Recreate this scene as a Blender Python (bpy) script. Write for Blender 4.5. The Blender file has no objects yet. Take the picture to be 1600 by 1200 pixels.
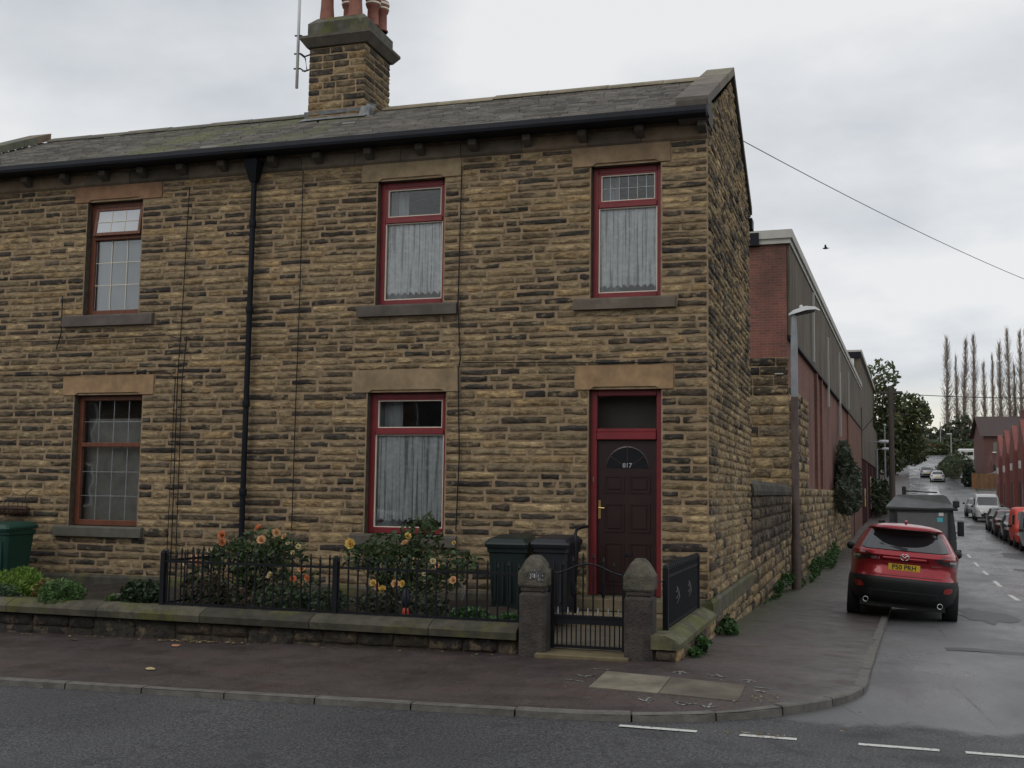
import bpy, math, random
from math import sin, cos, pi, radians as rad, sqrt
from mathutils import Vector, Matrix
sc = bpy.context.scene
col = sc.collection
R = random.Random(11)
# ------------------------------------------------------------------ camera
cam = bpy.data.cameras.new('camera'); co = bpy.data.objects.new('camera', cam); col.objects.link(co)
cam.sensor_width = 36.0; cam.lens = 36.0*1742/1600; cam.clip_start = .1; cam.clip_end = 3000
_f = 1742.0
_a = Vector((-5596, 86, _f)); _b = Vector((545, 172, _f))
_X = (-_a).normalized(); _Y = (_b-_X*_b.dot(_X)).normalized(); _Z = _X.cross(_Y)
rx = Vector((_X.x, _Y.x, _Z.x)); ry = -Vector((_X.y, _Y.y, _Z.y)); rz = -Vector((_X.z, _Y.z, _Z.z))
mw = Matrix((rx, ry, rz)).transposed().to_4x4(); mw.translation = (1.874, -14.578, 1.75)
co.matrix_world = mw
sc.camera = co
# ------------------------------------------------------------------ sky
SUN_EL, SUN_AZ = rad(42), rad(200)
w = bpy.data.worlds.new('World'); sc.world = w; w.use_nodes = True
nt = w.node_tree; nt.nodes.clear()
def wn(t, **k):
    n = nt.nodes.new(t)
    for a, b in k.items(): setattr(n, a, b)
    return n
sky = wn('ShaderNodeTexSky'); sky.sky_type = 'NISHITA'; sky.sun_disc = False
sky.sun_elevation = SUN_EL; sky.sun_rotation = SUN_AZ
bg1 = wn('ShaderNodeBackground'); bg1.inputs[1].default_value = .08
nt.links.new(sky.outputs[0], bg1.inputs[0])
tc = wn('ShaderNodeTexCoord'); sep = wn('ShaderNodeSeparateXYZ'); nt.links.new(tc.outputs['Generated'], sep.inputs[0])
def wmath(op, a, b=None, clamp=False):
    n = wn('ShaderNodeMath', operation=op, use_clamp=clamp)
    for i, v in enumerate((a, b)):
        if v is None: continue
        if isinstance(v, (int, float)): n.inputs[i].default_value = v
        else: nt.links.new(v, n.inputs[i])
    return n.outputs[0]
zc = wmath('ADD', wmath('MAXIMUM', sep.outputs[2], 0.0), .30)
cmb = wn('ShaderNodeCombineXYZ')
nt.links.new(wmath('DIVIDE', sep.outputs[0], zc), cmb.inputs[0]); nt.links.new(wmath('DIVIDE', sep.outputs[1], zc), cmb.inputs[1])
def wnoise(s, d, r, off):
    m = wn('ShaderNodeMapping'); m.inputs[1].default_value = off; m.inputs[3].default_value = (1, 1.15, 1)
    nt.links.new(cmb.outputs[0], m.inputs[0])
    n = wn('ShaderNodeTexNoise'); n.inputs['Scale'].default_value = s; n.inputs['Detail'].default_value = d; n.inputs['Roughness'].default_value = r
    nt.links.new(m.outputs[0], n.inputs['Vector']); return n.outputs[0]
n1 = wnoise(1.1, 6, .52, (8.2, 5.5, 0)); n2 = wnoise(3.4, 5, .5, (0, 4, 0))
cl = wmath('ADD', wmath('MULTIPLY', n1, .72), wmath('MULTIPLY', n2, .28))
cr = wn('ShaderNodeValToRGB'); e = cr.color_ramp.elements
e[0].position = .31; e[0].color = (.44, .48, .53, 1); e[1].position = .56; e[1].color = (.87, .875, .885, 1)
m_ = cr.color_ramp.elements.new(.43); m_.color = (.66, .69, .725, 1)
nt.links.new(cl, cr.inputs[0])
# pale warm break under the cloud deck near the horizon
hz = wn('ShaderNodeMapRange'); hz.inputs[1].default_value = .045; hz.inputs[2].default_value = .10; hz.inputs[3].default_value = 1; hz.inputs[4].default_value = 0
nt.links.new(sep.outputs[2], hz.inputs[0])
mx = wn('ShaderNodeMix', data_type='RGBA'); nt.links.new(wmath('MULTIPLY', hz.outputs[0], .8), mx.inputs[0])
nt.links.new(cr.outputs[0], mx.inputs[6]); mx.inputs[7].default_value = (.95, .90, .70, 1)
bg2 = wn('ShaderNodeBackground'); bg2.inputs[1].default_value = 1.0
nt.links.new(mx.outputs[2], bg2.inputs[0])
ms = wn('ShaderNodeMixShader'); ms.inputs[0].default_value = .93
nt.links.new(bg1.outputs[0], ms.inputs[1]); nt.links.new(bg2.outputs[0], ms.inputs[2])
wo = wn('ShaderNodeOutputWorld'); nt.links.new(ms.outputs[0], wo.inputs[0])
# ------------------------------------------------------------------ sun
sl = bpy.data.lights.new('sun', 'SUN'); sl.energy = .5; sl.angle = rad(25); sl.color = (1, .95, .88)
so = bpy.data.objects.new('sun', sl); col.objects.link(so)
so.rotation_euler = (rad(48), 0, rad(-25)); so.location = (0, -20, 30)
vs = sc.view_settings; vs.view_transform = 'Standard'; vs.look = 'None'; vs.exposure = 0; vs.gamma = 1; vs.use_curve_mapping = False
# ------------------------------------------------------------------ helpers
class MB:
    def __init__(s): s.v = []; s.f = []; s.c = []; s.m = []; s.mi = 0; s.M = None; s.col = (1, 1, 1)
    def add(s, vs_, fs, col=None):
        o = len(s.v)
        if s.M is not None: vs_ = [s.M @ Vector(p) for p in vs_]
        s.v.extend([tuple(p) for p in vs_])
        c = col or s.col
        for f in fs: s.f.append(tuple(i+o for i in f)); s.c.append(c); s.m.append(s.mi)
    def box(s, x0, x1, y0, y1, z0, z1, col=None):
        s.add([(x0,y0,z0),(x1,y0,z0),(x1,y1,z0),(x0,y1,z0),(x0,y0,z1),(x1,y0,z1),(x1,y1,z1),(x0,y1,z1)],
              [(0,3,2,1),(4,5,6,7),(0,1,5,4),(1,2,6,5),(2,3,7,6),(3,0,4,7)], col)
    def cbox(s, x0, x1, y0, y1, z0, z1, b=.01, col=None):   # box with chamfered edges all round
        vs_ = []
        for z, i in ((z0, b), (z0+b, 0), (z1-b, 0), (z1, b)):
            X0, X1, Y0, Y1 = x0+i, x1-i, y0+i, y1-i
            k = b if i == 0 else b*.6
            vs_ += [(X0+k,Y0,z),(X1-k,Y0,z),(X1,Y0+k,z),(X1,Y1-k,z),(X1-k,Y1,z),(X0+k,Y1,z),(X0,Y1-k,z),(X0,Y0+k,z)]
        fs = [tuple(range(7,-1,-1)), tuple(range(24,32))]
        for r in range(3):
            for k in range(8): a = r*8+k; b2 = r*8+(k+1)%8; fs.append((a, b2, b2+8, a+8))
        s.add(vs_, fs, col)
    def quad(s, a, b, c, d, col=None): s.add([a,b,c,d], [(0,1,2,3)], col)
    def tube(s, path, r, n=8, col=None, cap=True):
        P = [Vector(p) for p in path]; rs = r if isinstance(r, (list, tuple)) else [r]*len(P)
        vs_ = []; up = None
        for i, p in enumerate(P):
            t = (P[min(i+1, len(P)-1)]-P[max(i-1, 0)]).normalized()
            if up is None: up = Vector((0,0,1)) if abs(t.z) < .9 else Vector((1,0,0))
            a = t.cross(up).normalized(); b = t.cross(a).normalized(); up = -b if False else up
            for k in range(n):
                q = 2*pi*k/n; vs_.append(p+(a*cos(q)+b*sin(q))*rs[i])
        fs = []
        for i in range(len(P)-1):
            for k in range(n): a = i*n+k; b = i*n+(k+1)%n; fs.append((a, b, b+n, a+n))
        if cap: fs += [tuple(range(n-1,-1,-1)), tuple(range((len(P)-1)*n, len(P)*n))]
        s.add(vs_, fs, col)
    def lathe(s, prof, c=(0,0,0), n=12, axis='z', col=None, cap=True):
        vs_ = []
        for r, h in prof:
            for k in range(n):
                q = 2*pi*k/n; a, b = r*cos(q), r*sin(q)
                vs_.append({'z': (c[0]+a, c[1]+b, c[2]+h), 'x': (c[0]+h, c[1]+a, c[2]+b), 'y': (c[0]+a, c[1]+h, c[2]+b)}[axis])
        fs = []
        for i in range(len(prof)-1):
            for k in range(n): a = i*n+k; b = i*n+(k+1)%n; fs.append((a, b, b+n, a+n))
        if cap: fs += [tuple(range(n-1,-1,-1)), tuple(range((len(prof)-1)*n, len(prof)*n))]
        s.add(vs_, fs, col)
    def prism(s, poly, a0, a1, axis='y', col=None):   # polygon in the other two axes, extruded
        n = len(poly)
        mk = {'y': lambda p, a: (p[0], a, p[1]), 'x': lambda p, a: (a, p[0], p[1]), 'z': lambda p, a: (p[0], p[1], a)}[axis]
        s.add([mk(p, a0) for p in poly]+[mk(p, a1) for p in poly],
              [tuple(range(n)), tuple(range(2*n-1, n-1, -1))]+[(k, k+n, (k+1)%n+n, (k+1)%n) for k in range(n)], col)
    def grid(s, rows, col=None, closed=False):
        n = len(rows[0]); vs_ = [p for r in rows for p in r]; fs = []
        for i in range(len(rows)-1):
            for k in range(n if closed else n-1): a = i*n+k; b = i*n+(k+1)%n; fs.append((a, b, b+n, a+n))
        s.add(vs_, fs, col)
    def mesh(s, name, mats, smooth=False, angle=None):
        me = bpy.data.meshes.new(name); me.from_pydata(s.v, [], s.f)
        for m in (mats if isinstance(mats, (list, tuple)) else [mats]): me.materials.append(m)
        if any(s.m): me.polygons.foreach_set('material_index', s.m)
        at = me.color_attributes.new('tone', 'FLOAT_COLOR', 'CORNER')
        buf = []
        for f, c in zip(s.f, s.c): buf += [c[0], c[1], c[2], 1.0]*len(f)
        at.data.foreach_set('color', buf)
        if smooth: me.polygons.foreach_set('use_smooth', [True]*len(s.f))
        me.update()
        if smooth and angle: me.set_sharp_from_angle(angle=rad(angle))
        return me
    def build(s, name, mats, parent=None, smooth=False, angle=None, kind=None, recalc=False):
        me = s.mesh(name, mats, smooth, angle)
        if recalc:
            import bmesh
            bm = bmesh.new(); bm.from_mesh(me); bmesh.ops.recalc_face_normals(bm, faces=bm.faces); bm.to_mesh(me); bm.free()
        return link(name, me, parent, kind)
def link(name, me, parent=None, kind=None, loc=None, rot=None, scale=None):
    o = bpy.data.objects.new(name, me); col.objects.link(o)
    if parent: o.parent = parent
    if kind: o['kind'] = kind
    if loc: o.location = loc
    if rot: o.rotation_euler = rot
    if scale: o.scale = scale
    return o
def tag(o, label, cat, group=None):
    o['label'] = label; o['category'] = cat
    if group: o['group'] = group
    return o
def thing(name, label, cat, loc=(0,0,0), rotz=0, group=None):
    o = bpy.data.objects.new(name, None); col.objects.link(o)
    o.location = loc; o.rotation_euler = (0,0,rotz); o.empty_display_size = .2
    return tag(o, label, cat, group)
def dup(root, loc, rotz=None, label=None, group=None, scale=None):
    def cp(o, par):
        c = o.copy(); col.objects.link(c); c.parent = par
        for ch in o.children: cp(ch, c)
        return c
    r = cp(root, None); r.location = loc
    if rotz is not None: r.rotation_euler = (0,0,rotz)
    if label: r['label'] = label
    if group: r['group'] = group
    if scale: r.scale = scale
    return r
# ------------------------------------------------------------------ materials
class N:
    def __init__(s, name):
        s.m = bpy.data.materials.new(name); s.m.use_nodes = True; s.t = s.m.node_tree
        s.p = s.t.nodes['Principled BSDF']; s.out = s.t.nodes['Material Output']
        tc = s.t.nodes.new('ShaderNodeTexCoord'); s.obj = tc.outputs['Object']
        g = s.t.nodes.new('ShaderNodeNewGeometry'); s.pos = g.outputs['Position']; s.nor = g.outputs['Normal']
    def n(s, t, **k):
        x = s.t.nodes.new(t)
        for a, b in k.items(): setattr(x, a, b)
        return x
    def set(s, sock, v):
        if isinstance(v, bpy.types.NodeSocket): s.t.links.new(v, sock)
        elif isinstance(v, (tuple, list)) and len(v) == 3 and sock.type == 'RGBA': sock.default_value = (*v, 1)
        else: sock.default_value = v
    def noise(s, scale, detail=4, rough=.5, st=(1,1,1), off=(0,0,0), vec=None):
        mp = s.n('ShaderNodeMapping'); mp.inputs[3].default_value = st; mp.inputs[1].default_value = off
        s.t.links.new(vec or s.pos, mp.inputs[0])
        x = s.n('ShaderNodeTexNoise'); x.inputs['Scale'].default_value = scale; x.inputs['Detail'].default_value = detail; x.inputs['Roughness'].default_value = rough
        s.t.links.new(mp.outputs[0], x.inputs['Vector']); return x.outputs[0]
    def voro(s, scale, st=(1,1,1), out=0, feat='F1'):
        mp = s.n('ShaderNodeMapping'); mp.inputs[3].default_value = st; s.t.links.new(s.pos, mp.inputs[0])
        x = s.n('ShaderNodeTexVoronoi', feature=feat); x.inputs['Scale'].default_value = scale
        s.t.links.new(mp.outputs[0], x.inputs['Vector']); return x.outputs[out]
    def ramp(s, f, stops):
        x = s.n('ShaderNodeValToRGB'); e = x.color_ramp.elements
        while len(e) < len(stops): e.new(.5)
        for i, (p, c) in enumerate(stops):
            e[i].position = p; e[i].color = (c, c, c, 1) if isinstance(c, (int, float)) else (*c, 1)
        s.t.links.new(f, x.inputs[0]); return x.outputs[0]
    def mix(s, f, a, b, mode='MIX'):
        x = s.n('ShaderNodeMix', data_type='RGBA', blend_type=mode)
        s.set(x.inputs[0], f); s.set(x.inputs[6], a); s.set(x.inputs[7], b); return x.outputs[2]
    def math(s, op, a, b=0.0, clamp=False):
        x = s.n('ShaderNodeMath', operation=op, use_clamp=clamp); s.set(x.inputs[0], a); s.set(x.inputs[1], b); return x.outputs[0]
    def bump(s, h, strength=.5, dist=.01, prev=None):
        x = s.n('ShaderNodeBump'); x.inputs['Strength'].default_value = strength; x.inputs['Distance'].default_value = dist
        s.t.links.new(h, x.inputs['Height'])
        if prev: s.t.links.new(prev, x.inputs['Normal'])
        return x.outputs[0]
    def attr(s, name='tone'):
        x = s.n('ShaderNodeAttribute', attribute_name=name); return x.outputs['Color']
    def fin(s, color=None, rough=None, normal=None, **k):
        if color is not None: s.set(s.p.inputs['Base Color'], color)
        if rough is not None: s.set(s.p.inputs['Roughness'], rough)
        if normal is not None: s.t.links.new(normal, s.p.inputs['Normal'])
        for a, b in k.items(): s.set(s.p.inputs[a.replace('_', ' ')], b)
        return s.m
def simple(name, c, rough=.6, var=.25, scale=6, bump=0.0, dist=.004, st=(1,1,1), **k):
    n = N(name); x = n.noise(scale, 5, .6, st)
    c2 = tuple(v*(1-var) for v in c); c3 = tuple(min(1, v*(1+var)) for v in c)
    colr = n.mix(n.ramp(x, [(.3, 0.0), (.7, 1.0)]), c2, c3)
    nb = n.bump(n.noise(scale*6, 4, .6, st), bump, dist) if bump else None
    return n.fin(colr, rough, nb, **k)
def toned(name, rough=.85, bump=.5, dist=.008, st=(1,1,1), scale=14, dirt=.5, **k):
    n = N(name); a = n.attr(); x = n.noise(scale, 6, .65, st); y = n.noise(scale*.35, 4, .6, st, (5,2,7))
    c = n.mix(n.ramp(x, [(.3, 0.0), (.72, 1.0)]), n.mix(1.0, a, (1-dirt,)*3, 'MULTIPLY'), n.mix(1.0, a, (1.25, 1.22, 1.15), 'MULTIPLY'))
    c = n.mix(n.ramp(y, [(.45, 0.0), (.7, .55)]), c, n.mix(1.0, a, (.45, .42, .38), 'MULTIPLY'))
    h = n.math('ADD', n.math('MULTIPLY', n.noise(scale*1.4, 5, .6, st), .8), n.math('MULTIPLY', n.noise(scale*5, 4, .6), .2))
    return n.fin(c, rough, n.bump(h, bump, dist), **k)
MT = {}
def rockface(name, st, sc1, lo=.5, hi=1.5, smear=.55, dist=.035):
    n = N(name); a = n.attr(); x = n.noise(sc1, 8, .68, st); y = n.noise(sc1*.55, 6, .7, (st[0], st[1], st[2]*.7), (5,2,7)); z = n.noise(sc1*5, 4, .65)
    c = n.mix(n.ramp(x, [(.40, 0.0), (.60, 1.0)]), n.mix(1.0, a, (lo, lo*.97, lo*.95), 'MULTIPLY'), n.mix(1.0, a, (hi, hi*.98, hi*.93), 'MULTIPLY'))
    c = n.mix(n.ramp(y, [(.54, 0.0), (.60, smear)]), c, (.335, .252, .142))
    c = n.mix(1.0, c, n.ramp(z, [(.3, .8), (.7, 1.2)]), 'MULTIPLY')
    c = n.mix(1.0, c, n.ramp(n.noise(.7, 6, .65, (1,1,1.8), (3,0,1)), [(.34, .62), (.62, 1.15)]), 'MULTIPLY')
    h = n.math('ADD', n.math('MULTIPLY', x, .8), n.math('MULTIPLY', z, .2))
    return n.fin(c, .92, n.bump(h, 1.0, dist))
MT['stone_front'] = rockface('split_sandstone', (1, 1, 2.8), 6.5, .52, 1.38, .8, .04)
MT['stone_side'] = rockface('rock_faced_sandstone', (1, 1, 1.5), 11, .55, 1.4, .35)
MT['ashlar'] = toned('dressed_sandstone', .85, .35, .006, (1, 1, 1), 5, .32)
MT['leaf'] = None
def mortar():
    n = N('lime_mortar'); x = n.noise(7, 6, .6); y = n.noise(40, 4, .6)
    c = n.ramp(x, [(.3, (.18, .13, .08)), (.5, (.305, .22, .134)), (.75, (.40, .298, .185))])
    return n.fin(c, .95, n.bump(n.math('ADD', x, y), .6, .012))
MT['mortar'] = mortar(); MT['mortar_dark'] = simple('dark_bedding', (.05,.042,.032), .95, .3, 7, .4)
def slate_m():
    n = N('stone_slate'); a = n.attr(); x = n.noise(5, 5, .6); y = n.noise(1.1, 5, .62, (1, 1, 1), (2, 0, 4))
    c = n.mix(n.ramp(x, [(.3, 0.0), (.7, 1.0)]), n.mix(1.0, a, (.65,)*3, 'MULTIPLY'), n.mix(1.0, a, (1.3,)*3, 'MULTIPLY'))
    sx = n.n('ShaderNodeSeparateXYZ'); n.t.links.new(n.pos, sx.inputs[0])
    d = n.math('ABSOLUTE', n.math('ADD', sx.outputs[0], 7.9)); fall = n.ramp(n.math('MULTIPLY', d, .3), [(.25, 1.0), (.8, 0.0)])
    moss = n.math('MULTIPLY', fall, n.ramp(y, [(.46, 0.0), (.58, .85)]), True)
    c = n.mix(moss, c, (.17, .18, .09))
    return n.fin(c, .62, n.bump(n.noise(22, 5, .6), .5, .006))
MT['slate'] = slate_m()
MT['red_paint'] = simple('deep_red_paint', (.20, .017, .022), .45, .2, 5)
MT['door_paint'] = simple('dark_oxblood_door', (.028, .011, .011), .35, .15, 5)
MT['brown_frame'] = simple('brown_wood_grain_frame', (.15, .048, .022), .5, .3, 20, st=(1,1,.2))
MT['cream'] = simple('cream_beading', (.72, .66, .55), .5, .05)
MT['white'] = simple('white_paint', (.75, .75, .73), .5, .06)
MT['black_iron'] = simple('black_iron_paint', (.008, .009, .013), .5, .3, 9, Specular_IOR_Level=.3)
MT['black_gutter'] = simple('black_gutter_paint', (.007, .009, .014), .6, .35, 3, Specular_IOR_Level=.22)
MT['brass'] = simple('brass', (.5, .36, .15), .35, .1, Metallic=.9)
MT['steel'] = simple('galvanised_steel', (.42, .44, .46), .45, .15, 8, Metallic=.6)
MT['terracotta'] = simple('terracotta', (.22, .088, .062), .75, .3, 6, .3)
MT['lead'] = simple('lead_flashing', (.20, .21, .22), .55, .35, 7)
MT['reveal'] = simple('dark_reveal', (.085,.07,.052), .9, .4, 9, .5, .01)  # reveal faces darker than the outer wall face
MT['room'] = simple('dim_room_plaster', (.12, .11, .10), .9, .1)
MT['bin_dark'] = simple('bin_plastic_dark_green', (.008, .020, .018), .45, .2, 6)
MT['bin_grey'] = simple('bin_plastic_charcoal', (.016, .018, .024), .45, .2, 6)
MT['bin_green'] = simple('bin_plastic_green', (.012, .055, .040), .45, .2, 4)
MT['rubber'] = simple('tyre_rubber', (.012, .012, .013), .8, .2, 12)
MT['black_plastic'] = simple('black_trim', (.012, .013, .014), .5, .2, 9)
MT['chrome'] = simple('chrome', (.7, .7, .72), .18, .05, Metallic=1.0)
MT['soil'] = simple('damp_soil', (.035, .026, .018), .95, .5, 9, .8, .03)
MT['bark'] = simple('bark', (.06, .047, .036), .9, .35, 8, .6, .02, (1,1,.3))
MT['twig'] = simple('hazed_grey_brown_twigs', (.23, .185, .155), .9, .3, 3)  # poplar wood colour lifted to stand in for distance haze
MT['wood_fence'] = simple('brown_fence_wood', (.17, .085, .035), .8, .3, 3, .4, .01, (1,1,.2))
MT['pole_wood'] = simple('weathered_pole', (.07, .058, .05), .85, .25, 6, .4, .01, (1,1,.15))
MT['grey_metal'] = simple('grey_lamp_metal', (.25, .27, .29), .5, .15, 3)
MT['rust_paint'] = simple('faded_brown_column_paint', (.085, .060, .052), .6, .3, 4)
MT['lamp_white'] = simple('lamp_housing', (.55, .57, .58), .4, .08, 3)
def coping():
    n = N('mossy_coping_stone'); a = n.attr(); x = n.noise(6, 6, .6); y = n.noise(1.6, 5, .6, off=(3,1,8)); g = n.noise(50, 3, .6)
    c = n.mix(n.ramp(x, [(.3, 0.0), (.7, 1.0)]), n.mix(1.0, a, (.5,)*3, 'MULTIPLY'), n.mix(1.0, a, (1.2,)*3, 'MULTIPLY'))
    c = n.mix(n.ramp(y, [(.50, 0.0), (.60, .85)]), c, (.105, .105, .026)); c = n.mix(n.ramp(n.noise(3.4, 5, .7, off=(8,2,1)), [(.5, 0.0), (.62, .6)]), c, (.035, .033, .026))
    return n.fin(c, .9, n.bump(n.math('ADD', x, n.math('MULTIPLY', g, .3)), .7, .015))
MT['coping'] = coping()
def brick(name, c1, c2, mc, s=1.0, axis='xz', soot=.75):
    n = N(name); sx = n.n('ShaderNodeSeparateXYZ'); n.t.links.new(n.obj, sx.inputs[0])
    cb = n.n('ShaderNodeCombineXYZ'); u = n.math('ADD', sx.outputs[0], sx.outputs[1])
    n.t.links.new(u, cb.inputs[0]); n.t.links.new(sx.outputs[2], cb.inputs[1])
    b = n.n('ShaderNodeTexBrick'); n.t.links.new(cb.outputs[0], b.inputs['Vector'])
    b.inputs['Scale'].default_value = s; b.inputs['Brick Width'].default_value = .225; b.inputs['Row Height'].default_value = .075
    b.inputs['Mortar Size'].default_value = .007; b.inputs['Mortar Smooth'].default_value = .4
    n.set(b.inputs['Color1'], c1); n.set(b.inputs['Color2'], c2); n.set(b.inputs['Mortar'], mc)
    x = n.noise(.8, 6, .6, (1,1,.45)); y = n.noise(3, 5, .6, (1,1,.12), (4,4,4))
    c = n.mix(n.ramp(x, [(.42, 0.0), (.72, soot)]), b.outputs[0], (.04, .030, .026))
    c = n.mix(n.ramp(y, [(.58, 0.0), (.75, .28)]), c, (.32, .28, .25))
    return n.fin(c, .9, n.bump(b.outputs['Fac'], -.5, .008))
MT['brick_red'] = brick('sooty_red_brick', (.25, .092, .066), (.17, .066, .052), (.19, .15, .125))
MT['brick_orange'] = brick('orange_red_brick', (.21, .085, .05), (.16, .06, .04), (.15, .12, .1), soot=.25)
MT['brick_paint'] = brick('red_painted_brick', (.27, .085, .07), (.22, .07, .06), (.2, .07, .06), soot=.4)
MT['brick_house'] = brick('dark_red_brick', (.14, .055, .045), (.11, .045, .04), (.13, .1, .09), soot=.2)
def render_m():
    n = N('weathered_concrete'); x = n.noise(1.0, 7, .65, (1,1,.35)); y = n.noise(1.6, 6, .75, (1,1,.22), (3,3,3)); z = n.noise(18, 4, .6)
    c = n.ramp(x, [(.3, (.06, .048, .036)), (.5, (.115, .094, .07)), (.7, (.175, .148, .112))])
    c = n.mix(n.ramp(y, [(.52, 0.0), (.72, .5)]), c, (.055, .05, .043))
    c = n.mix(n.ramp(n.noise(2.2, 5, .7, (1,1,.12), (9,3,1)), [(.58, 0.0), (.72, .35)]), c, (.26, .24, .2))
    return n.fin(c, .9, n.bump(z, .5, .01))
MT['render'] = render_m()
MT['fascia'] = simple('pale_grey_fascia', (.42, .42, .385), .6, .12, 2, st=(1,1,.3))
MT['shutter'] = simple('dark_red_shutter', (.075, .018, .022), .6, .2, 2)
# asphalt: one material driven by world position
def asphalt():
    n = N('wet_asphalt'); big = n.noise(.35, 6, .6); mid = n.noise(1.6, 6, .65, off=(7,3,0)); fine = n.noise(70, 3, .7); ag = n.voro(130, out=0)
    c = n.ramp(big, [(.3, (.042, .042, .045)), (.5, (.058, .058, .061)), (.7, (.08, .08, .082))])
    sp = n.ramp(n.noise(48, 2, .8, off=(1,1,0)), [(.36, .45), (.5, .95), (.66, 2.1)]); c = n.mix(1.0, c, sp, 'MULTIPLY')
    c = n.mix(n.ramp(mid, [(.56, 0.0), (.62, .5)]), c, (.024, .024, .026))
    sx = n.n('ShaderNodeSeparateXYZ'); n.t.links.new(n.pos, sx.inputs[0])
    edge = n.math('ADD', sx.outputs[1], n.math('MULTIPLY', n.noise(1.3, 4, .6, off=(1,8,0)), 1.4))
    side = n.ramp(n.math('MULTIPLY', n.math('ADD', edge, 8.0), .05), [(.19, 0.0), (.2, 1.0)])   # the side street's older, paler surface
    c2 = n.ramp(n.noise(.5, 6, .6, (1, .5, 1)), [(.3, (.085, .086, .090)), (.55, (.125, .126, .130)), (.72, (.17, .17, .175))])
    c2 = n.mix(1.0, c2, n.ramp(fine, [(.35, .75), (.65, 1.25)]), 'MULTIPLY')
    c = n.mix(side, c, c2)
    rg = n.ramp(n.noise(.45, 5, .6, (1, .35, 1), (4,4,0)), [(.38, .16), (.6, .52)])
    rg = n.mix(side, n.ramp(mid, [(.3, .5), (.7, .75)]), rg)
    cr_ = n.voro(.55, (1, 1, 1), 0, 'DISTANCE_TO_EDGE')
    crack = n.ramp(n.math('ADD', cr_, n.math('MULTIPLY', n.noise(3, 5, .7), .05)), [(.024, .45), (.032, 1.0)])
    c = n.mix(1.0, c, n.mix(side, (1,1,1), crack), 'MULTIPLY')
    return n.fin(c, rg, n.bump(n.math('ADD', ag, fine), .55, .006))
MT['asphalt'] = asphalt()
def pavement():
    n = N('tarmac_footway'); big = n.noise(.5, 6, .6, (.6, 1.4, 1)); mid = n.noise(2.4, 6, .65, off=(2,9,0)); fine = n.noise(90, 3, .7)
    c = n.ramp(big, [(.3, (.038, .031, .030)), (.5, (.060, .048, .045)), (.7, (.088, .072, .066))])
    c = n.mix(n.ramp(mid, [(.5, 0.0), (.68, .6)]), c, (.062, .038, .036))
    c = n.mix(1.0, c, n.ramp(n.noise(60, 2, .8), [(.34, .5), (.5, .95), (.68, 1.8)]), 'MULTIPLY')
    c = n.mix(n.ramp(n.noise(1.1, 6, .7, (1, 2.2, 1), (11,3,0)), [(.52, 0.0), (.64, .4)]), c, (.085, .050, .044))
    sx = n.n('ShaderNodeSeparateXYZ'); n.t.links.new(n.pos, sx.inputs[0])
    w_ = n.math('ABSOLUTE', n.math('SUBTRACT', sx.outputs[0], n.math('MULTIPLY', sx.outputs[1], .02)))
    mossy = n.math('MULTIPLY', n.ramp(n.math('ADD', w_, n.math('MULTIPLY', mid, .5)), [(.38, 1.0), (.95, 0.0)]), n.ramp(sx.outputs[1], [(.0, 0.0), (.9, 1.0)]), True)
    c = n.mix(n.math('MULTIPLY', mossy, .7), c, (.05, .06, .022))
    g = n.ramp(mid, [(.35, .30), (.65, .68)])
    return n.fin(c, g, n.bump(fine, .5, .005))
MT['pave'] = pavement()
MT['kerb'] = simple('kerb_concrete', (.125, .118, .105), .75, .35, 7, .6, .006)
def paint(name, c, lo=.42, hi=.5, sc_=26):
    n = N(name); x = n.noise(sc_, 5, .7)
    return n.fin(n.mix(n.ramp(x, [(lo, 1.0), (hi, 0.0)]), c, (.05, .05, .05)), .6)
MT['road_paint'] = paint('worn_road_paint', (.62, .62, .58), .36, .44)
MT['spray'] = paint('faded_spray_paint', (.36, .36, .35), .47, .58, 40)
MT['cover'] = simple('pale_concrete_cover', (.155, .135, .10), .85, .4, 3, .5, .006)
MT['grass'] = simple('rough_grass', (.045, .07, .02), .95, .4, .3, .6, .05)
MT['hill'] = simple('hill_earth', (.05, .055, .03), .95, .4, .05)
def glass(name, tint=(.9, .95, .95), rf=1.0):
    n = N(name); n.t.nodes.remove(n.p)
    tr = n.n('ShaderNodeBsdfTransparent'); tr.inputs[0].default_value = (*[v**.3 for v in tint], 1)
    gl = n.n('ShaderNodeBsdfGlossy'); gl.inputs['Roughness'].default_value = .02
    fr = n.n('ShaderNodeFresnel'); fr.inputs[0].default_value = 1.5
    bp = n.bump(n.noise(1.8, 2, .5), .06, .02); n.t.links.new(bp, gl.inputs['Normal'])
    mxs = n.n('ShaderNodeMixShader'); n.t.links.new(n.math('MULTIPLY', fr.outputs[0], .95*rf, True), mxs.inputs[0])
    n.t.links.new(tr.outputs[0], mxs.inputs[1]); n.t.links.new(gl.outputs[0], mxs.inputs[2]); n.t.links.new(mxs.outputs[0], n.out.inputs[0])
    return n.m
MT['glass'] = glass('window_glass', rf=1.35); MT['car_glass'] = simple('tinted_car_glass', (.018,.02,.022), .04, .1, 2, IOR=1.9)
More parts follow.
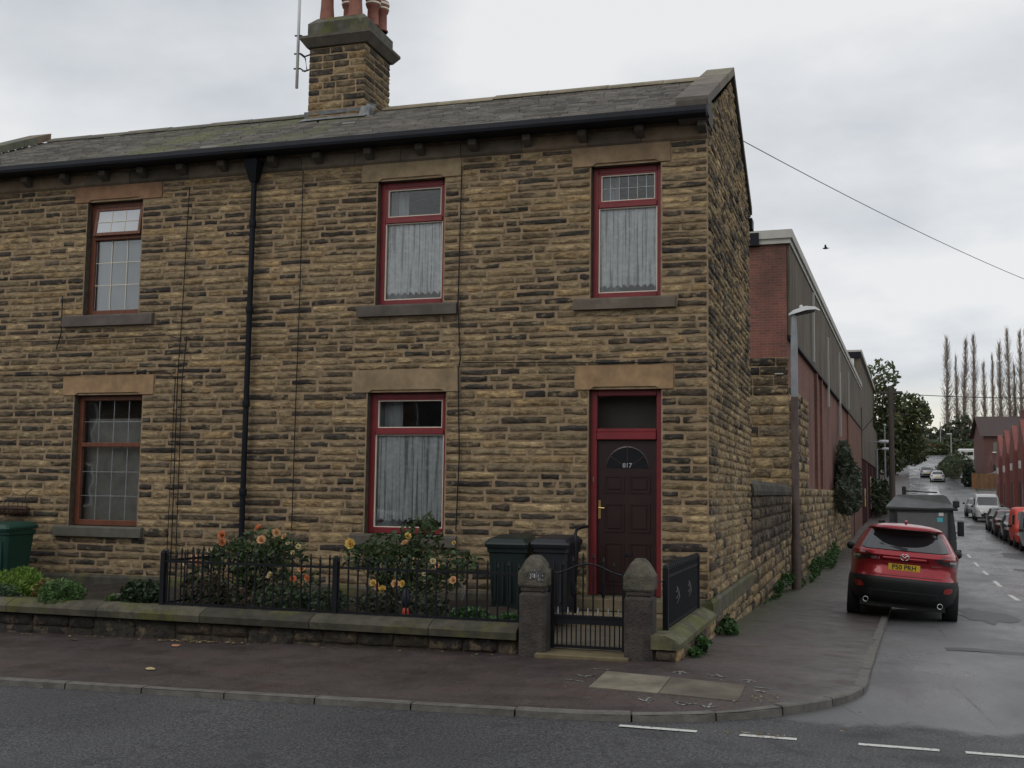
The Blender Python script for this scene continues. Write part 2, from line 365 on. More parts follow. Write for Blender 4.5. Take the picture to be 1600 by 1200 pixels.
def lace():
    n = N('white_net_curtain'); n.t.nodes.remove(n.p)
    d = n.n('ShaderNodeBsdfDiffuse'); d.inputs[0].default_value = (.95, .96, .95, 1)
    tl = n.n('ShaderNodeBsdfTranslucent'); tl.inputs[0].default_value = (.6, .65, .65, 1)
    tr = n.n('ShaderNodeBsdfTransparent')
    m1 = n.n('ShaderNodeMixShader'); m1.inputs[0].default_value = .12; n.t.links.new(d.outputs[0], m1.inputs[1]); n.t.links.new(tl.outputs[0], m1.inputs[2])
    v = n.voro(11, (1, .2, 1.2)); v2 = n.noise(38, 3, .6)
    sx = n.n('ShaderNodeSeparateXYZ'); n.t.links.new(n.pos, sx.inputs[0])
    wv = n.noise(10, 3, .55, (2.6, 0, .06)); v3 = n.voro(16, (1, .2, 1.1))
    lace_ = n.math('ADD', n.math('MULTIPLY', v, .22), n.math('MULTIPLY', n.noise(22, 5, .75, (1, .1, .8)), .78))
    cl_ = n.mix(n.ramp(lace_, [(.42, 0.0), (.56, 1.0)]), (.98,.98,.97), (.80,.82,.82)); n.t.links.new(cl_, d.inputs[0])
    fold = n.ramp(wv, [(.40, .75), (.47, .12), (.54, .0)])
    motif = n.ramp(n.math('ADD', lace_, n.math('MULTIPLY', v3, .2)), [(.40, 0.0), (.52, 1.0)])
    hole = n.math('MULTIPLY', fold, n.math('ADD', n.math('MULTIPLY', motif, .6), .25), True)
    m2 = n.n('ShaderNodeMixShader'); n.t.links.new(hole, m2.inputs[0]); n.t.links.new(m1.outputs[0], m2.inputs[1]); n.t.links.new(tr.outputs[0], m2.inputs[2])
    n.t.links.new(m2.outputs[0], n.out.inputs[0]); return n.m
MT['lace'] = lace()
MT['net_dim'] = simple('greyish_curtain', (.16, .17, .165), .9, .2, 3)
MT['blind'] = simple('pale_roller_blind', (.42, .44, .46), .9, .06, 2)
def leafm(name, trans=.25, rough=.55):
    n = N(name); a = n.attr(); x = n.noise(9, 3, .6)
    c = n.mix(n.ramp(x, [(.3, 0.0), (.7, 1.0)]), n.mix(1.0, a, (.7,)*3, 'MULTIPLY'), n.mix(1.0, a, (1.3,)*3, 'MULTIPLY'))
    n.fin(c, rough)
    tl = n.n('ShaderNodeBsdfTranslucent'); n.t.links.new(c, tl.inputs[0])
    m1 = n.n('ShaderNodeMixShader'); m1.inputs[0].default_value = trans
    n.t.links.new(n.p.outputs[0], m1.inputs[1]); n.t.links.new(tl.outputs[0], m1.inputs[2]); n.t.links.new(m1.outputs[0], n.out.inputs[0])
    return n.m
MT['leaf'] = leafm('leaves'); MT['petal'] = leafm('petals', .35, .6)
def carpaint(name, c, rough=.3, metal=.3, coat=.6):
    n = N(name); x = n.noise(3, 4, .6)
    return n.fin(n.mix(n.ramp(x, [(.35, 0.0), (.7, .35)]), c, tuple(v*.6+.01 for v in c)), rough, None, Metallic=metal, Coat_Weight=coat, Coat_Roughness=.08)
MT['car_red'] = carpaint('crimson_metallic_paint', (.34, .012, .022), .32, .45)
MT['car_white'] = carpaint('white_car_paint', (.68, .69, .70), .35, 0, .4)
MT['car_dgrey'] = carpaint('dark_grey_car_paint', (.05, .055, .06), .35, .3, .4)
MT['car_black'] = carpaint('black_car_paint', (.014, .015, .017), .3, .2, .5)
MT['car_green'] = carpaint('dark_green_car_paint', (.035, .05, .045), .35, .2, .4)
MT['car_burg'] = carpaint('burgundy_car_paint', (.09, .015, .02), .35, .2, .4)
MT['car_silver'] = carpaint('silver_car_paint', (.32, .34, .36), .35, .5, .3)
MT['orange_red'] = simple('orange_red_paint', (.62, .07, .045), .5, .15, 3)
MT['lr_grey'] = simple('flat_dark_grey_paint', (.03, .032, .035), .55, .2, 4)
MT['lr_roof'] = simple('dull_grey_roof', (.105, .108, .11), .6, .2, 5)
MT['lens_red'] = simple('red_lens', (.28, .012, .012), .15, .1, Coat_Weight=.6)
MT['lens_clear'] = simple('clear_lens', (.5, .5, .5), .15, .1, Coat_Weight=.6)
MT['lens_dark'] = simple('smoked_lens', (.035, .012, .014), .12, .1, Coat_Weight=.8)
MT['plate_yellow'] = simple('yellow_plate', (.70, .46, .03), .45, .04)
MT['plate_white'] = simple('white_plate', (.7, .7, .66), .45, .04)
MT['text_black'] = simple('black_lettering', (.01, .01, .01), .5, .05)
MT['blue_sticker'] = simple('turquoise_sticker', (.06, .42, .48), .5, .05)
MT['sign_yellow'] = simple('yellow_sign', (.62, .42, .06), .6, .08)
MT['white_pvc'] = simple('white_plastic', (.62, .63, .62), .5, .06)
def text(name, body, size, mat, parent, loc, rot, depth=.001, align='CENTER', sx=1.0):
    cu = bpy.data.curves.new(name, 'FONT'); cu.body = body; cu.size = size; cu.extrude = depth; cu.offset = size*.018; cu.align_x = align; cu.align_y = 'CENTER'
    t = bpy.data.objects.new(name, cu); col.objects.link(t)
    dg = bpy.context.evaluated_depsgraph_get(); me = bpy.data.meshes.new_from_object(t.evaluated_get(dg))
    col.objects.unlink(t); bpy.data.objects.remove(t)
    me.materials.clear(); me.materials.append(mat)
    o = link(name, me, parent); o.location = loc; o.rotation_euler = rot; o.scale = (sx, 1, 1)
    return o
# ------------------------------------------------------------------ ground heights
def lerp(x, xs, ys):
    if x <= xs[0]: return ys[0]
    for i in range(len(xs)-1):
        if x <= xs[i+1]: return ys[i]+(ys[i+1]-ys[i])*(x-xs[i])/(xs[i+1]-xs[i])
    return ys[-1]
KY = [-60,-5.8,-3,5.8,17,32,40,50,57,70,85,110,135,170,215,260]
KZ = [-.13,-.13,-.09,-.42,-.80,-.95,-.93,-.78,-.55,-.30,.05,1.65,3.4,6.2,9.5,12.0]
def slopeX(x, y): return .0155*min(x, 0)*max(0, min(1, (3-y)/6))
def zroad(x, y): return lerp(y, KY, KZ)+slopeX(x, y)
def xl(y): return 1.95 if y < -3 else 1.95+.0414*(y+3)     # left kerb line of the side street
def zpave(x, y):    # footway: kerb upstand plus a crossfall up towards the walls
    t = max(0, min(1, (xl(y)-x)/1.9))
    if y < -2.9: t = min(t, max(0, min(1, (y+5.47)/2.5)))
    return zroad(x, y)+.052+.065*t
SL = .0414
def sheet(mb, poly_rows, zf, dz):
    rows = [[(x, y, zf(x, y)+dz) for x, y in r] for r in poly_rows]
    mb.grid(rows)
def srow(y, x0, x1, n): return [(x0+(x1-x0)*i/n, y) for i in range(n+1)]
# terrain
g = MB(); rows = []
ys = list(range(-60, 420, 8)); xs = [-260+i*10 for i in range(56)]
def zter(x, y):
    b = zroad(0, y) if y < 262 else 12.0+(y-262)*.03
    b -= .35 if abs(x-4) < 40 else .0
    if y > 90: b += .05*max(0, x-16)*min(1, (y-90)/30)
    if y > 60: b += .03*max(0, -x-10)*min(1, (y-60)/40)
    return b
for y in ys: rows.append([(x, y, zter(x, y)) for x in xs])
g.grid(rows); g.build('ground', MT['hill'], kind='structure', smooth=True)
# road (main road and side street in one sheet)
g = MB(); rows = []
for y in [-14.2,-12,-10,-8.5,-7.2,-6.4,-5.4]: rows.append(srow(y, -40, 45, 60))
sheet(g, rows, zroad, 0)
def xl(y): return 1.95 if y < -3 else 1.95+.0414*(y+3)     # left kerb line of the side street
def xr(y): return xl(y)+7.1
rows = []
y = -5.4
while y < 222: rows.append(srow(y, xl(y)-2.6 if y < -2.2 else xl(y)-.2, xr(y)+(3.0 if y < -2.5 else 0), 8)); y += .8 if y < 20 else 4
sheet(g, rows, zroad, 0.0)
g.build('road', MT['asphalt'], kind='structure', smooth=True)
# pale wet strip far up the street
g = MB(); rows = []
for y in (103, 108, 114, 120, 126, 131): rows.append([(xl(y)+.2+3.0*i/3, y) for i in range(4)])
sheet(g, rows, zroad, .012)
npt = N('pale_wet_strip'); g.build('road_patch', npt.fin(npt.ramp(npt.noise(.5, 5, .6), [(.35, (.15,.155,.16)), (.65, (.30,.31,.32))]), npt.ramp(npt.noise(.6, 4, .6), [(.4, .12), (.6, .35)])), kind='structure')
# left pavement: along the main road, round the corner, up the side street
CX, CY, CR = -.53, -3.02, 2.45
def corner(r, n=10): return [(CX+r*cos(rad(-90+90*i/n)), CY+r*sin(rad(-90+90*i/n))) for i in range(n+1)]
g = MB()
kin = .0
outer = [(-30+ (CX+30)*i/40, CY-CR) for i in range(40)]+corner(CR)+[(xl(y)-.04, y) for y in [-3.1+1.2*i for i in range(1, 60)]]
def inner(p):
    x, y = p
    if y <= CY-CR+1e-6: return (x, -2.9)
    if y <= -2.9: q = (math.atan2(y-CY, x-CX)+pi/2)/(pi/2); return (-.53+.63*min(1, q), -2.9)
    return (-.06+ (0 if y < 17 else SL*(y-17)), y+.0)
rows = []
for p in outer:
    q = inner(p); rows.append([(p[0]+(q[0]-p[0])*k/8, p[1]+(q[1]-p[1])*k/8) for k in range(9)])
sheet(g, rows, zpave, 0)
g.build('pavement', MT['pave'], kind='structure', smooth=True)
# kerb
kr = link('kerb', None, kind='structure')
line = [(-12+ (CX+12)*i/60, CY-CR) for i in range(60)]+corner(CR, 16)+[(xl(-3.1+.5*i)-.04, -3.1+.5*i) for i in range(1, 60)]
acc = [0]
for i in range(1, len(line)): acc.append(acc[-1]+math.dist(line[i], line[i-1]))
def atl(s):
    for i in range(1, len(line)):
        if acc[i] >= s:
            t = (s-acc[i-1])/(acc[i]-acc[i-1]); a, b = line[i-1], line[i]
            d = Vector((b[0]-a[0], b[1]-a[1])).normalized()
            return (a[0]+(b[0]-a[0])*t, a[1]+(b[1]-a[1])*t), d
    return line[-1], Vector((0, 1))
s = .3
while s < acc[-1]-1:
    L = R.uniform(.85, .98) if not (11.5 < s < 15.5) else R.uniform(.6, .75)
    ro = []; dz = R.uniform(-.006, .008); c = R.uniform(.8, 1.25)
    for k in range(4):
        (x, y), d = atl(s+.008+(L-.016)*k/3); nrm = Vector((d.y, -d.x)); z = zpave(x, y)
        prof = [(.012, -.14), (.0, -.006), (-.014, .006), (-.10, .008), (-.11, -.03)]
        ro.append([(x+nrm.x*(a-.0), y+nrm.y*(a-.0), z+b+dz) for a, b in prof])
    mbk = MB(); mbk.grid(ro); n_ = len(ro[0])
    mbk.add([ro[0][i] for i in range(5)]+[ro[-1][i] for i in range(5)], [(4,3,2,1,0), (5,6,7,8,9)])
    o = mbk.build('kerb_stone', MT['kerb'], kr, smooth=True, angle=35)
    s += L
# opposite pavements, right pavement
g = MB(); sheet(g, [srow(yy, -40, 45, 40) for yy in (-18.5, -16, -14.2)], zroad, .1)
g.quad((-40,-14.2,-.25),(45,-14.2,-.25),(45,-14.2,-.05),(-40,-14.2,-.05))
rows = []
y = -4.0
while y < 120: rows.append([(xr(y)+.0, y), (xr(y)+.9, y), (xr(y)+2.0, y)]); y += 2
sheet(g, rows, zroad, .1)
rr = [[(p[0][0], p[0][1], zroad(*p[0])-.03), (p[0][0], p[0][1], zroad(*p[0])+.1)] for p in rows]; g.grid(rr)
sheet(g, [[(xr(-4)+2*i, yy) for i in range(16)] for yy in (-5.7, -4.8, -4.0)], zroad, .1)
g.build('footway', MT['pave'], kind='structure')
# verge and left pavement far up the street
g = MB(); rows = []
y = 66
while y < 222: rows.append([(xl(y)-4-i*0, y) if i == 0 else (xl(y)-4+i*2, y) for i in range(3)]); y += 4
sheet(g, rows, zroad, .08); g.build('verge', MT['pave'], kind='structure')
# road markings
mk = link('road_markings', None, kind='structure')
def dash(x0, y0, x1, y1, w_=.1):
    m = MB(); d = Vector((x1-x0, y1-y0)).normalized(); nn = Vector((-d.y, d.x))*w_/2; rows = []
    for k in range(5):
        x = x0+(x1-x0)*k/4; y = y0+(y1-y0)*k/4
        rows.append([(x-nn.x, y-nn.y, zroad(x, y)+.006), (x+nn.x, y+nn.y, zroad(x, y)+.006)])
    m.grid(rows); return m.build('dash', MT['road_paint'], mk)
OFFY = -5.58
for a, b in ((.0,.62),(.95,1.38),(1.83,2.4),(2.58,3.2),(3.45,4.05),(4.3,4.9)): dash(a, OFFY-.02*a*0, b, OFFY, .075)
for yy in (14.6, 20.4, 26.2, 32, 38): dash(5.46+SL*(yy-15.8), yy, 5.46+SL*(yy+2.6-15.8), yy+2.6, .12)
dash(11.3, 148, 11.6, 165, .3); dash(12.6, 150, 12.9, 160, .3); dash(4.6, 133, 7.4, 133, .25)
# utility covers let into the footway, with the spray marks round them
uc = thing('utility_cover', 'pale rectangular concrete access cover in two slabs let into the footway by the corner', 'cover')
def zp(x, y): return zpave(x, y)+.008
for i, (xa, xb, tone) in enumerate(((-.52, .13, 1.15), (.14, .84, .75))):
    m = MB(); P4 = [(xa-.0, -3.71-.2*(xa+.5)), (xb, -3.71-.2*(xb+.5)), (xb+.0, -4.46-.14*(xb+.5)), (xa, -4.46-.14*(xa+.5))]
    top = [(x, y, zp(x, y)) for x, y in P4]; bot = [(x, y, zp(x, y)-.05) for x, y in P4]
    m.add(top+bot, [(3,2,1,0)]+[(k, (k+1)%4, (k+1)%4+4, k+4) for k in range(4)])
    m.build('cover_slab', simple('cover_concrete', (.15*tone, .13*tone, .095*tone), .85, .4, 3, .5, .006), uc)
sp = link('paint_marks', None, kind='structure')
def mark(pts, w_=.026):
    m = MB()
    for (x0, y0), (x1, y1) in zip(pts, pts[1:]):
        d = Vector((x1-x0, y1-y0)).normalized(); nn = Vector((-d.y, d.x))*w_/2
        m.add([(x0-nn.x, y0-nn.y, zpave(x0, y0)+.004), (x1-nn.x, y1-nn.y, zpave(x1, y1)+.004), (x1+nn.x, y1+nn.y, zpave(x1, y1)+.004), (x0+nn.x, y0+nn.y, zpave(x0, y0)+.004)], [(0,1,2,3)])
    m.build('paint_mark', MT['spray'], sp)
for cx, cy, d in ((.18, -3.6, 1), (.84, -3.75, 1), (.08, -4.8, -1), (.40, -4.84, -1), (.62, -4.87, -1)):
    mark([(cx-.07, cy), (cx+.0, cy+.09*d), (cx+.07, cy)]); mark([(cx, cy+.09*d), (cx+.01, cy-.07*d)]) if cx != .40 else mark([(cx-.1, cy+.04), (cx+.12, cy-.02)])
mark([(-.84, -4.15), (-.62, -4.22)]); mark([(-.70, -3.6), (-.50, -3.62)]); mark([(-.68, -4.0), (-.58, -3.85)]); mark([(-.76,-3.92),(-.66,-4.0)])
mark([(.44, -3.6), (.64, -3.65)]); mark([(.92, -4.0), (1.06, -4.02)]); mark([(.94, -4.15), (1.04, -4.2)]); mark([(.52,-3.53),(.58,-3.67)])
def blotch(name, cx, cy, rx_, ry_, mat_):
    m = MB(); pts = []
    for i in range(18):
        a = 2*pi*i/18; k = R.uniform(.65, 1.15); x, y = cx+rx_*k*cos(a), cy+ry_*k*sin(a); pts.append((x, y, zroad(x, y)+.006))
    m.add([(cx, cy, zroad(cx, cy)+.006)]+pts, [(0, i+1, (i+1)%18+1) for i in range(18)]); m.build(name, mat_, kind='structure')
TAR = simple('old_tar_repair', (.045, .045, .048), .55, .35, 5, .5, .004)
blotch('tar_patch', 4.1, 8.6, .5, 2.2, TAR); blotch('tar_patch', 8.6, 40, .7, 2.6, TAR); blotch('tar_patch', 9.2, 66, .7, 3.5, TAR); blotch('tar_patch', 7.5, 30, .35, 1.2, TAR); blotch('tar_patch', 5.4, 1.0, .12, .9, TAR)
m = MB(); rows = [[(2.9+1.5*i/8, yy+.1*sin(i), zroad(3+i*.2, yy)+.004) for i in range(9)] for yy in (1.0, 1.45)]
m.grid(rows); m.build('tar_patch', simple('fresh_tar', (.022, .022, .024), .5, .2), kind='structure')
# ------------------------------------------------------------------ stone pieces
TAN = [(.365,.272,.150), (.33,.246,.138), (.305,.232,.136), (.35,.246,.126), (.27,.21,.128), (.38,.287,.163)]
DRK = [(.085,.066,.048), (.062,.052,.042), (.10,.08,.055), (.055,.046,.042), (.07,.062,.05)]
MIDT = [(.18,.135,.083), (.155,.117,.076), (.20,.15,.09), (.15,.12,.085), (.20,.158,.10)]
def tone(pd=.35):
    q = R.random(); c = R.choice(DRK if q < pd*.6 else MIDT if q < pd*1.25 else TAN); k = R.uniform(.8, 1.15); return tuple(v*k for v in c)
def stone_piece(mb, u0, u1, w0, w1, mp, proud, rough, col_, jit=.006):
    L = u1-u0; H = w1-w0; k = 2 if L > .24 else 1
    e1 = min(.02, L*.12)/L; us = [0, e1]+[e1+(1-2*e1)*i/(k+1) for i in range(1, k+1)]+[1-e1, 1]; ws = [0, .13, .5, .87, 1]
    nx = len(us)-1; nz = 4; vs_ = []; ch = min(.14*H, .014); sk = R.uniform(-.4, .4)*rough
    lo = [R.uniform(-jit, jit) for _ in us]; hi = [R.uniform(-jit, jit) for _ in us]
    for j, wf_ in enumerate(ws):
        for i, uf in enumerate(us):
            u = u0+L*uf; w_ = w0+H*wf_+lo[i]*(1-wf_)+hi[i]*wf_; ed = i in (0, nx) or j in (0, nz)
            if i in (0, nx): u += R.uniform(-jit, jit)*.7+((ch if i == 0 else -ch) if j in (0, nz) else 0)
            elif 1 < i < nx-1: u += R.uniform(-.25, .25)*L/(k+2)
            if j == 2: w_ += R.uniform(-.22, .22)*H
            d = -.006 if ed else proud+R.uniform(-rough, rough)*(1 if j == 2 else .6)+sk*(wf_-.5)*2
            vs_.append(mp(u, w_, max(d, -.006) if ed else max(d, .002)))
    fs = [(j*(nx+1)+i, j*(nx+1)+i+1, (j+1)*(nx+1)+i+1, (j+1)*(nx+1)+i) for j in range(nz) for i in range(nx)]
    mb.add(vs_, fs, col_)
def courses(bounds, h, jh=.12):
    out = []
    for a, b in zip(bounds, bounds[1:]):
        n = max(1, round((b-a)/h(a))); ws = [R.uniform(1-jh, 1+jh) for _ in range(n)]; t = sum(ws); z = a
        for w_ in ws: out.append((z, z+(b-a)*w_/t)); z += (b-a)*w_/t
    return out
def lay(courses_, span, blocks, lens, gap=.016):
    res = []
    for z0, z1 in courses_:
        a, b = span(z0, z1)
        if b-a < .08: continue
        bl = sorted([(x0, x1) for x0, x1, c0, c1 in blocks if c0 < z1-.01 and c1 > z0+.01])
        free = []; x = a
        for x0, x1 in bl:
            if x0 > x: free.append((x, x0))
            x = max(x, x1)
        if x < b: free.append((x, b))
        for f0, f1 in free:
            x = f0
            while x < f1-.02:
                L = R.uniform(*lens)
                if f1-(x+L) < lens[0]*.7: L = f1-x
                if L > lens[1]*1.25: L = (f1-x)/2
                res.append((x+gap/2, min(x+L, f1)-gap/2, z0+gap/2, z1-gap/2)); x += L
    return res
CAMP = Vector((1.874, -14.578, 1.75))
def emit(pieces, mat, parent, limit=300, mp_area=lambda p: 1, name='stone', rest='stonework'):
    """pieces: (score, builder(mb)); the largest in view become objects of their own"""
    pieces.sort(key=lambda p: -p[0])
    for sc_, fn in pieces[:limit]:
        mb = MB(); fn(mb); mb.build(name, mat, parent, smooth=True)
    if len(pieces) > limit:
        mb = MB()
        for sc_, fn in pieces[limit:]: fn(mb)
        mb.build(rest, mat, parent, smooth=True, kind='stuff')
def wall_sheet(mb, xs, zs, open_, mp, dep):
    xs = sorted(set(xs+[v for o in open_ for v in o[:2]])); zs = sorted(set(zs+[v for o in open_ for v in o[2:]]))
    isop = lambda x, z: any(o[0] < x < o[1] and o[2] < z < o[3] for o in open_)
    for i in range(len(xs)-1):
        for j in range(len(zs)-1):
            x0, x1, z0, z1 = xs[i], xs[i+1], zs[j], zs[j+1]
            if isop((x0+x1)/2, (z0+z1)/2):
                continue
            mb.quad(mp(x0,z0,0), mp(x1,z0,0), mp(x1,z1,0), mp(x0,z1,0)); mb.quad(mp(x0,z0,-dep), mp(x0,z1,-dep), mp(x1,z1,-dep), mp(x1,z0,-dep))
    for x0, x1, z0, z1 in open_:
        mb.mi = 1
        mb.quad(mp(x0,z0,0), mp(x0,z1,0), mp(x0,z1,-dep), mp(x0,z0,-dep)); mb.quad(mp(x1,z0,0), mp(x1,z0,-dep), mp(x1,z1,-dep), mp(x1,z1,0))
        mb.quad(mp(x0,z1,0), mp(x1,z1,0), mp(x1,z1,-dep), mp(x0,z1,-dep)); mb.quad(mp(x0,z0,0), mp(x0,z0,-dep), mp(x1,z0,-dep), mp(x1,z0,0))
front = lambda u, w_, d: (u, -d, w_)
gable = lambda u, w_, d: (d, u, w_)
Z_BASE, Z_PL, Z_COR, Z_FR, EAVE_Y, EAVE_Z, RID_Y, RID_Z, DEP = -.35, .37, 6.44, 6.64, -.28, 6.76, 2.85, 8.30, 5.6
def roofz(y): return EAVE_Z+(RID_Z-EAVE_Z)*(y-EAVE_Y)/(RID_Y-EAVE_Y) if y <= RID_Y else RID_Z-(RID_Z-EAVE_Z)*(y-RID_Y)/(DEP+.25-RID_Y)
BND = [.37, .94, 1.10, 2.1, 3.11, 3.42, 4.18, 4.38, 5.3, 6.17, 6.44]
hh = lambda z: .125 if z < .9 else .108 if z < 3 else .098
def lintel(parent, x0, x1, z0, z1, ox0, ox1, c, notch=.035):
    m = MB(); poly = [(x0, z0), (ox0+.02, z0), (ox0+.07, z0+notch), (ox1-.07, z0+notch), (ox1-.02, z0), (x1, z0), (x1, z1), (x0, z1)]
    m.prism(poly, -.022, .14, 'y', c); return m.build('lintel', MT['ashlar'], parent, recalc=True)
def sill(parent, x0, x1, z0, z1, c):
    m = MB(); m.prism([(-.075, z0), (.13, z0), (.13, z1), (-.02, z1), (-.075, z1-.03)], x0, x1, 'x', c); return m.build('sill', MT['ashlar'], parent, recalc=True)
def house_base(name, label, x0, x1, openings, side):
    h = thing(name, label, 'house')
    m = MB(); wall_sheet(m, [x0, x1], [Z_BASE, 6.72], openings, front, .26)
    m.mi = 0   # rear wall and gable backing
    m.quad((x0,DEP,Z_BASE),(x0,DEP,6.7),(x1,DEP,6.7),(x1,DEP,Z_BASE))
    for xx in (x0+.01, x1-.001): m.add([(xx,0,Z_BASE),(xx,DEP,Z_BASE),(xx,DEP,6.72),(xx,RID_Y,RID_Z-.05),(xx,0,6.72)], [(0,1,2,3,4)])
    m.quad((x0,0,3.2),(x1,0,3.2),(x1,DEP,3.2),(x0,DEP,3.2)); m.quad((x0,.26,.2),(x1,.26,.2),(x1,DEP,.2),(x0,DEP,.2))
    m.quad((x0,.26,6.42),(x0,DEP,6.42),(x1,DEP,6.42),(x1,.26,6.42))
    m.build('wall', [MT['mortar'], MT['reveal']], h)
    return h
def front_stones(h, x0, x1, openings, blocks):
    ps = []
    for a, b, z0, z1 in lay(courses(BND, hh), lambda *_: (x0+.005, x1-.0), openings+blocks, (.18, .72), .014):
        dist = (Vector(((a+b)/2, 0, (z0+z1)/2))-CAMP).length
        c = tone(.45); pr = R.uniform(.010, .022)
        hz_ = z1-z0; q_ = .85 if sum(c) < .42 else .1; z0 += R.uniform(.03,.16)*hz_*q_; z1 -= R.uniform(.03,.17)*hz_*q_; a += R.uniform(0,.012)*q_; b -= R.uniform(0,.015)*q_; ps.append(((b-a)*(z1-z0)/dist**2, (lambda mb, a=a, b=b, z0=z0, z1=z1, c=c, pr=pr: stone_piece(mb, a, b, z0, z1, front, pr*.7, .007, c, .010))))
    return ps
def frieze(h, x0, x1):
    x = x0
    while x < x1-.05:
        L = min(R.uniform(.7, 1.2), x1-x); L = x1-x if x1-x-L < .3 else L
        c = R.choice([(.16,.13,.10), (.13,.105,.085), (.2,.15,.105), (.10,.085,.07)])
        m = MB(); m.prism([(-.04, Z_COR+.03), (-.012, Z_COR), (.1, Z_COR), (.1, Z_FR), (-.04, Z_FR)], x+.004, x+L-.004, 'x', c); m.build('frieze_stone', MT['ashlar'], h, recalc=True); x += L
def corbels(h, xs_):
    for x in xs_:
        m = MB(); m.prism([(-.05, 6.50), (-.19, 6.565), (-.19, 6.645), (-.05, 6.645)], x-.055, x+.055, 'x', (.10,.09,.08)); m.build('corbel', MT['ashlar'], h, recalc=True)
def slates(h, x0, x1, sag=0):
    m = MB(); n = 18; y0, y1 = EAVE_Y+.03, RID_Y; dy = (y1-y0)/n; k = (RID_Z-EAVE_Z)/(RID_Y-EAVE_Y)
    for j in range(n):
        x = x0+R.uniform(-.2, 0); yb = y0+dy*j; yt = min(yb+dy*1.25, RID_Y)
        while x < x1:
            L = R.uniform(.22, .42); a, b = max(x, x0), min(x+L-.006, x1); x += L
            if b-a < .04: continue
            z0 = roofz(yb)+.034+R.uniform(0, .006); z1 = roofz(yt)+.012; jy = R.uniform(-.006, .006); s_ = -sag*sin(pi*(a-x0)/(x1-x0))
            v = R.uniform(.6, 1.25); cc = R.choice([(.145,.135,.125), (.16,.145,.13), (.135,.128,.115), (.15,.135,.115)]); c = tuple(q*v for q in cc)
            if R.random() < .006: c = (.28,.28,.27)
            m.add([(a,yb+jy,z0+s_),(b,yb+jy,z0+s_),(b,yt,z1+s_),(a,yt,z1+s_),(a,yb+jy,z0-.022+s_),(b,yb+jy,z0-.022+s_)], [(0,1,2,3),(4,5,1,0)], c)
    m.build('slates', MT['slate'], h, kind='stuff')
    m = MB(); m.col = (.1,.1,.1)
    m.add([(x0,EAVE_Y+.02,EAVE_Z-.01-sag),(x1,EAVE_Y+.02,EAVE_Z-.01-sag),(x1,RID_Y,RID_Z-.01-sag),(x0,RID_Y,RID_Z-.01-sag),(x1,DEP+.25,EAVE_Z),(x0,DEP+.25,EAVE_Z)], [(0,1,2,3),(3,2,4,5)])
    m.build('roof', MT['slate'], h)
def ridge(h, x0, x1, c, L0=.5):
    x = x0
    while x < x1-.1:
        L = min(L0*R.uniform(.92, 1.08), x1-x); dz = R.uniform(-.008, .01); v = R.uniform(.85, 1.15)
        m = MB(); m.prism([(RID_Y-.19, RID_Z-.045+dz), (RID_Y-.17, RID_Z-.01+dz), (RID_Y-.02, RID_Z+.075+dz), (RID_Y+.02, RID_Z+.075+dz), (RID_Y+.19, RID_Z-.04+dz)], x, x+L-.008, 'x', tuple(q*v for q in c))
        m.build('ridge_tile', MT['ashlar'], h, recalc=True); x += L
